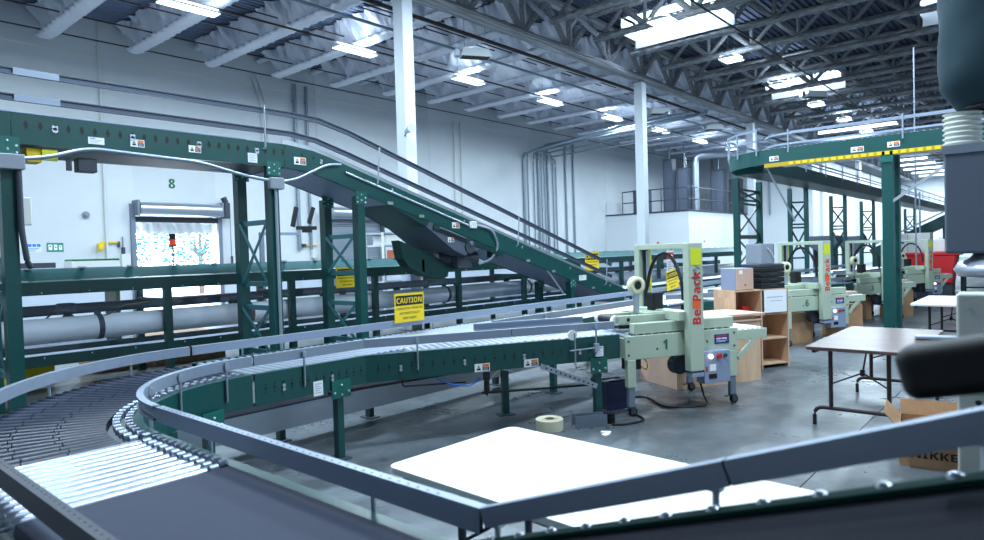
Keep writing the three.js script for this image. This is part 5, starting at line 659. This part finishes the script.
// ---------------------------------------------------------------- tables
function foldingTable(name, label, pos, turn, L, W, topMat, legMat, inset = 0.28) { // local x along the length
  const t = thing(name, label, 'table', pos, turn), h = 0.74, sh = []; const r = 0.05;
  for (const [cx, cz, a0] of [[L / 2 - r, W / 2 - r, 0], [-L / 2 + r, W / 2 - r, 90], [-L / 2 + r, -W / 2 + r, 180], [L / 2 - r, -W / 2 + r, 270]]) for (let k = 0; k <= 4; k++) { const a = (a0 + k * 22.5) * D2R; sh.push([cx + r * Math.cos(a), cz + r * Math.sin(a)]); }
  b().ext(sh, 'y', h - 0.025, h, 0.003).mesh('table_top', topMat, t); b().box(-L / 2 + 0.06, L / 2 - 0.06, h - 0.06, h - 0.025, -W / 2 + 0.05, -W / 2 + 0.08).box(-L / 2 + 0.06, L / 2 - 0.06, h - 0.06, h - 0.025, W / 2 - 0.08, W / 2 - 0.05).mesh('apron', legMat, t);
  for (const s of [-1, 1]) { const x = s * (L / 2 - inset), w = W / 2 - 0.06; b().pipe([[x, 0.012, -w], [x, 0.17, -w], [x, 0.17, w], [x, 0.012, w]], 0.018, 8, 0.08).mesh('foot_loop', legMat, t); for (const z of [-w * 0.62, w * 0.62]) b().cyl([x, 0.17, z], [x, h - 0.03, z], 0.019, 8).mesh('leg', legMat, t); for (const z of [-w, w]) b().cyl([x, 0, z], [x, 0.03, z], 0.018, 8).mesh('rubber_tip', M.rubber, t);
    b().cyl([x, 0.4, -w * 0.6], [x - s * 0.14, 0.5, 0], 0.008, 6).cyl([x, 0.4, w * 0.6], [x - s * 0.14, 0.5, 0], 0.008, 6).cyl([x - s * 0.14, 0.5, 0], [x - s * 0.34, h - 0.03, 0], 0.008, 6).mesh('leg_brace', legMat, t); b().rb(x - s * 0.14, 0.5, 0, 0.04, 0.06, 0.04, 0.01).mesh('lock', legMat, t); }
  return t;
}
foldingTable('white_table', 'large white tabletop behind the foreground guard rail', [-1.41, 0, -2.31], -2.5 * D2R, 1.84, 0.86, M.laminate_white, M.dark_grey);
std('leg_brown', 0x33242a, 0.45, 0.2);
foldingTable('brown_table', 'brown folding table with metal legs on the right', [-1.4, 0, -7.48], 90 * D2R, 1.86, 0.88, M.laminate_brown, M.leg_brown, 0.08);
foldingTable('pale_folding_table', 'pale grey folding table behind the brown one', [-1.3, 0, -12.7], 90 * D2R, 1.9, 0.95, M.off_white, M.black);
one(b().rb(-0.93, 0.765, -7.55, 0.34, 0.04, 0.12, 0.015, 0.2).mesh('metal_tool', M.galvanised), 'metal hand tool lying on the brown table', 'tool');
// ---------------------------------------------------------------- boxes, shelf and office things behind the first machine
const inSealer = (lx, lz) => [-3.66 + 0.469 * lx + 0.883 * lz, -6.05 - 0.883 * lx + 0.469 * lz];
{ const [x, z] = inSealer(1.86, -0.86); const t = thing('plywood_crate', 'large pinkish board crate behind the nearest sealing machine', 'crate', [x, 0, z], SA); b().box(-0.62, 0.62, 0.0, 0.76, 0.37, 0.39).mesh('side_board', M.plywood, t); b().box(-0.62, 0.62, 0, 0.76, -0.39, -0.37).mesh('side_board', M.plywood, t); b().box(-0.64, -0.62, 0, 0.76, -0.39, 0.39).mesh('end_board', M.pinkboard, t); b().box(0.62, 0.64, 0, 0.76, -0.39, 0.39).mesh('end_board', M.pinkboard, t); b().box(-0.66, 0.66, 0.76, 0.775, -0.41, 0.41).mesh('lid', M.pinkboard, t); }
{ const [x, z] = inSealer(1.95, -0.8); const t = thing('wooden_board', 'thick pale wooden board lying on the plywood crate', 'board', [x, 0.776, z], SA + 0.04); b().box(-0.5, 0.5, 0, 0.05, -0.34, 0.3).mesh('board', M.plywood, t); b().box(-0.36, 0.62, 0.05, 0.075, -0.3, 0.36).mesh('board', M.pinkboard, t); }
{
  const [x, z] = inSealer(3.05, -1.22); const t = thing('shelf_unit', 'open wooden shelf unit carrying the printer', 'shelf', [x, 0, z], SA); const L = 0.94, Dp = 0.42, h = 1.1, k = 0.02;
  for (const u of [-L / 2, -0.02, L / 2 - k]) b().box(u, u + k, 0.0, h - k, -Dp / 2, Dp / 2).mesh('upright', M.plywood, t); b().box(-L / 2, L / 2, h - k, h, -Dp / 2, Dp / 2).mesh('top_board', M.plywood, t); b().box(-L / 2 + k, L / 2 - k, 0, h - k, -Dp / 2, -Dp / 2 + 0.01).mesh('back_board', M.pinkboard, t); for (const y of [0.05, 0.4, 0.74]) for (const [u, v] of [[-L / 2 + k, -0.02], [0, L / 2 - k]]) b().box(u, v, y, y + k, -Dp / 2 + 0.01, Dp / 2 - 0.01).mesh('shelf_board', M.plywood, t);
}
{ const [x, z] = inSealer(3.27, -1.0); const m = printMat(128, 100, (c, w, h) => { c.fillStyle = '#eef0f4'; c.fillRect(0, 0, w, h); c.fillStyle = '#8f98ab'; for (let i = 0; i < 7; i++) c.fillRect(18 + i * 13, 30, 8, 5); c.fillRect(30, 48, 70, 2); }); one(plateMesh('paper_notice', m, 0.4, 0.31, 0.004, null, [x + 0.005, 0.93, z + 0.003], SA), 'white paper notice fixed to the wooden shelf unit', 'paper'); }
{ const [x, z] = inSealer(2.9, -1.2); one(b().rb(x, 0.765 + 0.05, z, 0.12, 0.1, 0.1, 0.02, SA).mesh('small_package', M.red), 'small red package inside the wooden shelf unit', 'package'); }
{ const [x, z] = inSealer(2.78, -1.18); const t = thing('speaker_box', 'small loudspeaker box with brown front on the shelf unit', 'speaker', [x, 1.1, z], SA); b().rb(0, 0.15, -0.01, 0.3, 0.3, 0.3, 0.008).mesh('cabinet', M.blue_grey, t); b().box(-0.142, 0.142, 0.008, 0.292, 0.14, 0.15).mesh('front', M.pinkboard, t); b().box(-0.1, -0.04, 0.22, 0.27, 0.15, 0.153).mesh('label', M.paper, t); b().cyl([0, 0.07, 0.148], [0, 0.07, 0.153], 0.012, 10).mesh('knob', M.black, t); }
{ const [x, z] = inSealer(3.26, -1.2); const t = thing('printer', 'stacked black office printer on the shelf unit', 'printer', [x, 1.1, z], SA); for (const [y, h, w] of [[0.0, 0.08, 0.42], [0.085, 0.07, 0.42], [0.16, 0.07, 0.42], [0.235, 0.06, 0.43]]) b().rb(0, y + h / 2, 0, w, h, 0.36, 0.012).mesh('tray', M.black, t); b().rb(0, 0.32, -0.02, 0.44, 0.05, 0.38, 0.015).mesh('lid', M.dark_grey, t); for (const y of [0.04, 0.12, 0.195]) b().box(-0.06, 0.06, y, y + 0.012, 0.18, 0.19).mesh('handle', M.dark_grey, t); }
{ const [x, z] = inSealer(3.26, -1.2); const t = thing('computer_tower', 'grey computer tower standing on the black printer', 'computer', [x, 1.445, z], SA); b().rb(-0.06, 0.14, 0, 0.22, 0.28, 0.3, 0.008).mesh('case', M.case_grey, t); b().box(0.05, 0.075, 0.01, 0.27, -0.13, 0.13).mesh('front', M.black, t); b().tube([[-0.1, 0.28, 0.1], [-0.05, 0.2, 0.16], [0.02, 0.12, 0.165], [0.05, 0.05, 0.17]], 0.006, 6).mesh('cable', M.off_white, t); }
for (const [o, lx, lz, w, h, d, m, l] of [[[-3.8, -11.6], 0.55, -0.05, 0.5, 0.5, 0.4, 'cardboard', 'carton on the floor under the machine numbered six'], [[-3.8, -11.6], 1.72, -0.05, 0.42, 0.6, 0.5, 'cardboard', 'tall carton beneath the outfeed of machine six'], [[-3.65, -15.85], 0.45, -0.1, 0.6, 0.5, 0.4, 'cardboard', 'carton on the floor under machine three'], [[-3.65, -15.85], 1.72, -0.05, 0.42, 0.6, 0.5, 'cardboard', 'tall carton beneath the outfeed of machine three'], [[-3.66, -6.05], 0.1, -0.1, 0.3, 0.3, 0.3, 'navy', 'dark blue tote under the infeed of the nearest machine']]) { const x = o[0] + 0.469 * lx + 0.883 * lz, z = o[1] - 0.883 * lx + 0.469 * lz, t = thing(m === 'navy' ? 'tote' : 'carton', l, 'box', [x, 0, z], SA); b().box(-w / 2, w / 2, 0, h, -d / 2, d / 2).mesh('body', M[m], t); if (m === 'cardboard') b().box(-w / 2 - 0.002, w / 2 + 0.002, h - 0.08, h + 0.002, -0.03, 0.03).mesh('packing_tape', M.pinkboard, t); else b().box(-w / 2 - 0.02, w / 2 + 0.02, h - 0.03, h, -d / 2 - 0.02, d / 2 + 0.02).mesh('rim', M.navy, t); }
for (const [o, l] of [[[-3.8, -11.6], 'bundle of flat cartons on the outfeed of machine six'], [[-3.65, -15.85], 'bundle of flat cartons on the outfeed of machine three']]) { const x = o[0] + 0.469 * 1.62, z = o[1] - 0.883 * 1.62; one(b().cb(x, 0.818, z, 0.4, 0.04, 0.4, SA).mesh('flat_cartons', M.pinkboard), l, 'cartons'); }
// things on the floor by the first spur
{ const t = thing('tape_roll', 'cream roll of packing tape on the floor', 'tape', [-3.72, 0, -5.05]); b().lathe([[0.045, 0], [0.13, 0], [0.132, 0.004], [0.132, 0.1], [0.13, 0.105], [0.045, 0.105], [0.045, 0]], 0, 0, 0, 36).mesh('tape', M.cream, t); b().lathe([[0.035, 0.002], [0.045, 0.002], [0.045, 0.107], [0.035, 0.107], [0.035, 0.002]], 0, 0, 0, 24).mesh('core', M.cardboard, t); }
{ const t = thing('tape_cartridge', 'dark metal taping cartridge lying on the floor beside the tape roll', 'cartridge', [-3.47, 0, -5.36], 0.9); b().box(-0.16, 0.16, 0.0, 0.12, -0.06, -0.052).box(-0.16, 0.16, 0.0, 0.12, 0.052, 0.06).box(-0.16, 0.16, 0, 0.008, -0.052, 0.052).mesh('frame', M.steel_grey, t); b().cyl([-0.08, 0.06, -0.05], [-0.08, 0.06, 0.05], 0.04, 14).cyl([0.06, 0.07, -0.05], [0.06, 0.07, 0.05], 0.025, 12).mesh('roller', M.black, t); b().cyl([0.24, 0.0, -0.05], [0.24, 0.1, -0.05], 0.04, 14).mesh('spool', M.black, t); }
one(b().cb(-3.2, 0.012, -5.22, 0.09, 0.02, 0.05, 0.5).cb(-3.17, 0.01, -5.17, 0.06, 0.014, 0.06, 1.1, 0.2).mesh('paper_scrap', M.paper), 'crumpled scrap of paper on the floor by the green leg', 'paper');
// open shipping carton on the right
{
  const t = thing('shipping_carton', 'open brown shipping carton lettered in black on the floor', 'box', [-0.56, 0, -6.06], 8 * D2R); const w = 0.86, d = 0.5, h = 0.29, k = 0.006;
  b().box(-w / 2, w / 2, 0, h, d / 2 - k, d / 2).mesh('side_panel', M.cardboard, t); b().box(-w / 2, w / 2, 0, h, -d / 2, -d / 2 + k).mesh('side_panel', M.cardboard, t); b().box(-w / 2, -w / 2 + k, 0, h, -d / 2 + k, d / 2 - k).mesh('end_panel', M.cardboard, t); b().box(w / 2 - k, w / 2, 0, h, -d / 2 + k, d / 2 - k).mesh('end_panel', M.cardboard, t); b().box(-w / 2 + k, w / 2 - k, 0, k, -d / 2 + k, d / 2 - k).mesh('bottom', M.cardboard, t);
  b().cb(-w / 2 - 0.05, h + 0.05, 0, 0.14, k, d, 0, -0.85).mesh('flap', M.cardboard, t); b().cb(0, h + 0.05, -d / 2 - 0.03, w, 0.13, k, 0, 0, -0.35).mesh('flap', M.cardboard, t); b().cb(0, h - 0.02, d / 2 + 0.05, w, 0.11, k, 0, 0, 1.1).mesh('flap', M.cardboard, t); 
  b().text('NIKKEN', 0.056, 0.003, (g) => { g.scale(1.3, 1, 1); g.translate(-0.17, 0.1, d / 2); }).mesh('lettering', M.black, t);
}
// ---------------------------------------------------------------- right edge: air unit on its duct, near cabinet, padded arm
{
  const t = thing('air_unit', 'grey air handling box hanging from the green fabric duct', 'air unit', [-0.29, 0, -6.05], 0.0); b().rb(0, 1.985, 0, 0.72, 0.77, 0.55, 0.02).mesh('casing', M.cabinet_grey, t); b().box(-0.37, 0.37, 2.32, 2.38, -0.285, 0.285).mesh('top_flange', M.steel_grey, t); for (const y of [2.28, 1.98]) b().box(0.0, 0.08, y, y + 0.08, 0.275, 0.29).mesh('latch', M.case_grey, t);
  b().lathe([[0.2, 1.6], [0.27, 1.6], [0.3, 1.56], [0.37, 1.53], [0.4, 1.48], [0.37, 1.43], [0.26, 1.42], [0.2, 1.44]], 0.06, 0, 0, 32).mesh('outlet_skirt', M.silver_film, t);
  b().cyl([0.3, 2.36, -0.1], [0.3, 8.9, -0.1], 0.006, 5).mesh('hanger', M.conduit, t);
}
{ const t = thing('corrugated_neck', 'white corrugated hose between the fabric duct and the air unit', 'hose', [-0.56, 2.381, -6.05]); const pr = [[0.09, 0]]; for (let i = 0; i <= 40; i++) { const y = i / 40 * 0.26; pr.push([0.118 + 0.01 * Math.cos(y / 0.26 * pi2 * 7), y]); } pr.push([0.09, 0.26]); b().lathe(pr, 0, 0, 0, 28).mesh('hose', M.hose_white, t); }
{
  const t = thing('fabric_duct', 'dark green padded fabric duct hanging at top right', 'duct', [-0.41, 2.642, -6.05]); const pos = [], uv = [], idx = [], nu = 36, nv = 22, H = 3.6;
  for (let j = 0; j <= nv; j++) for (let i = 0; i <= nu; i++) { const a = i / nu * pi2, v = j / nv, y = v * H, r = (0.3 + 0.03 * v) * (v < 0.06 ? 0.55 + 0.45 * Math.sin(v / 0.06 * Math.PI / 2) : 1) + 0.012 * Math.sin(a * 3 + y * 2.2) + 0.008 * Math.sin(y * 14 + a * 5); pos.push(Math.cos(a) * r, y, Math.sin(a) * r * 0.9); uv.push(i / nu * 2, y); }
  for (let j = 0; j < nv; j++) for (let i = 0; i < nu; i++) { const q = j * (nu + 1) + i; idx.push(q, q + nu + 1, q + 1, q + 1, q + nu + 1, q + nu + 2); }
  const g = new THREE.BufferGeometry(); g.setAttribute('position', new THREE.Float32BufferAttribute(pos, 3)); g.setAttribute('uv', new THREE.Float32BufferAttribute(uv, 2)); g.setIndex(idx); g.computeVertexNormals(); b().add(g).mesh('sleeve', M.duct_green, t); b().lathe([[0.13, 0.0], [0.175, 0.0], [0.18, 0.03], [0.13, 0.03]], 0, 0, 0, 24).mesh('tie_band', M.black, t);
  b().box(0.26, 0.33, 0.1, 3.5, 0.05, 0.3).mesh('seam_flap', M.duct_green, t);
}
{
  const t = thing('perforated_cabinet', 'pale grey electrical box with round knockouts at the right edge', 'cabinet', [-0.17, 0, -3.2], 0.05); b().rb(0, 1.31, 0, 0.3, 0.36, 0.16, 0.012).mesh('upper_box', M.off_white2, t); b().rb(0, 0.93, 0, 0.3, 0.36, 0.16, 0.012).mesh('lower_box', M.off_white2, t); b().box(-0.16, 0.16, 1.1, 1.12, -0.09, 0.09).mesh('seam', M.mint_dark, t);
  const h = b(); for (let j = 0; j < 4; j++) for (let i = 0; i < 6; i++) h.cyl([-0.1 + i * 0.035 + (j % 2) * 0.017, 0.98 + j * 0.03, 0.079], [-0.1 + i * 0.035 + (j % 2) * 0.017, 0.98 + j * 0.03, 0.0815], 0.011, 10); stuff(h.mesh('perforations', M.black, t)); b().lathe([[0.045, 0], [0.055, 0], [0.055, 0.006], [0.045, 0.006], [0.045, 0]], 0, 0, 0, 24, new THREE.Matrix4().makeRotationX(Math.PI / 2)).mesh('knockout', M.mint_dark, t).position.set(0.0, 1.38, 0.08); b().cyl([-0.11, 1.42, 0.08], [-0.11, 1.42, 0.086], 0.01, 8).cyl([-0.11, 1.2, 0.08], [-0.11, 1.2, 0.086], 0.01, 8).mesh('screw', M.zinc, t);
  b().box(0.02, 0.1, 0.0, 0.76, -0.04, 0.04).mesh('stand', M.green_dark, t); b().box(-0.08, 0.2, 0, 0.015, -0.12, 0.12).mesh('foot_plate', M.green_dark, t);
}
{ const t = thing('padded_arm', 'black padded arm reaching in from the right edge', 'arm', [0.35, 0, -1.46]); const g = new RoundedBoxGeometry(0.62, 0.09, 0.09, 4, 0.025); g.rotateZ(0.24); g.translate(-0.262, 1.545, 0.14); b().add(g).mesh('pad', M.black_soft, t); b().box(-0.03, 0.03, 0.02, 1.52, -0.03, 0.03).box(-0.03, 0.03, 1.5, 1.54, -0.02, 0.12).mesh('post', M.dark_grey, t); b().box(-0.08, 0.08, 0, 0.02, -0.08, 0.08).mesh('foot_plate', M.dark_grey, t); }
// far right aisle
{ const t = thing('red_tub', 'red plastic tub behind the farthest sealing machine', 'tub', [-2.95, 0, -23.6]); b().ext([[-0.62, 1.3], [-0.5, 0.45], [0.5, 0.45], [0.62, 1.3]], 'z', -0.45, 0.45, 0.03).mesh('body', M.red, t); b().rb(0, 1.3, 0, 1.4, 0.09, 1.04, 0.03).mesh('rim', M.red, t); b().box(-0.5, 0.5, 0.0, 0.45, -0.4, 0.4).mesh('base', M.dark_grey, t); }
for (const [dx, l] of [[-0.02, 'left white plastic jug above the red tub'], [0.32, 'right white plastic jug above the red tub']]) { const t = thing('plastic_jug', l, 'jug', [-2.75 + dx, 1.345, -23.5], 0, 'white jugs on the red tub'); b().rb(0, 0.2, 0, 0.3, 0.4, 0.26, 0.05).mesh('body', M.white_plastic, t); b().cyl([0, 0.4, 0], [0, 0.45, 0], 0.05, 12).mesh('cap', M.white_plastic, t); }
{ const t = thing('work_bench', 'dark green work bench in the far aisle', 'bench', [-1.6, 0, -24.6]); b().box(-0.8, 0.8, 0.72, 0.82, -0.4, 0.4).mesh('top', M.green_dark, t); for (const x of [-0.7, 0.7]) for (const z of [-0.32, 0.32]) b().box(x - 0.04, x + 0.04, 0, 0.72, z - 0.04, z + 0.04).mesh('leg', M.green_dark, t); b().box(-0.7, 0.7, 0.2, 0.25, -0.3, -0.26).mesh('stretcher', M.green_dark, t); }
renderer.render(scene, camera);
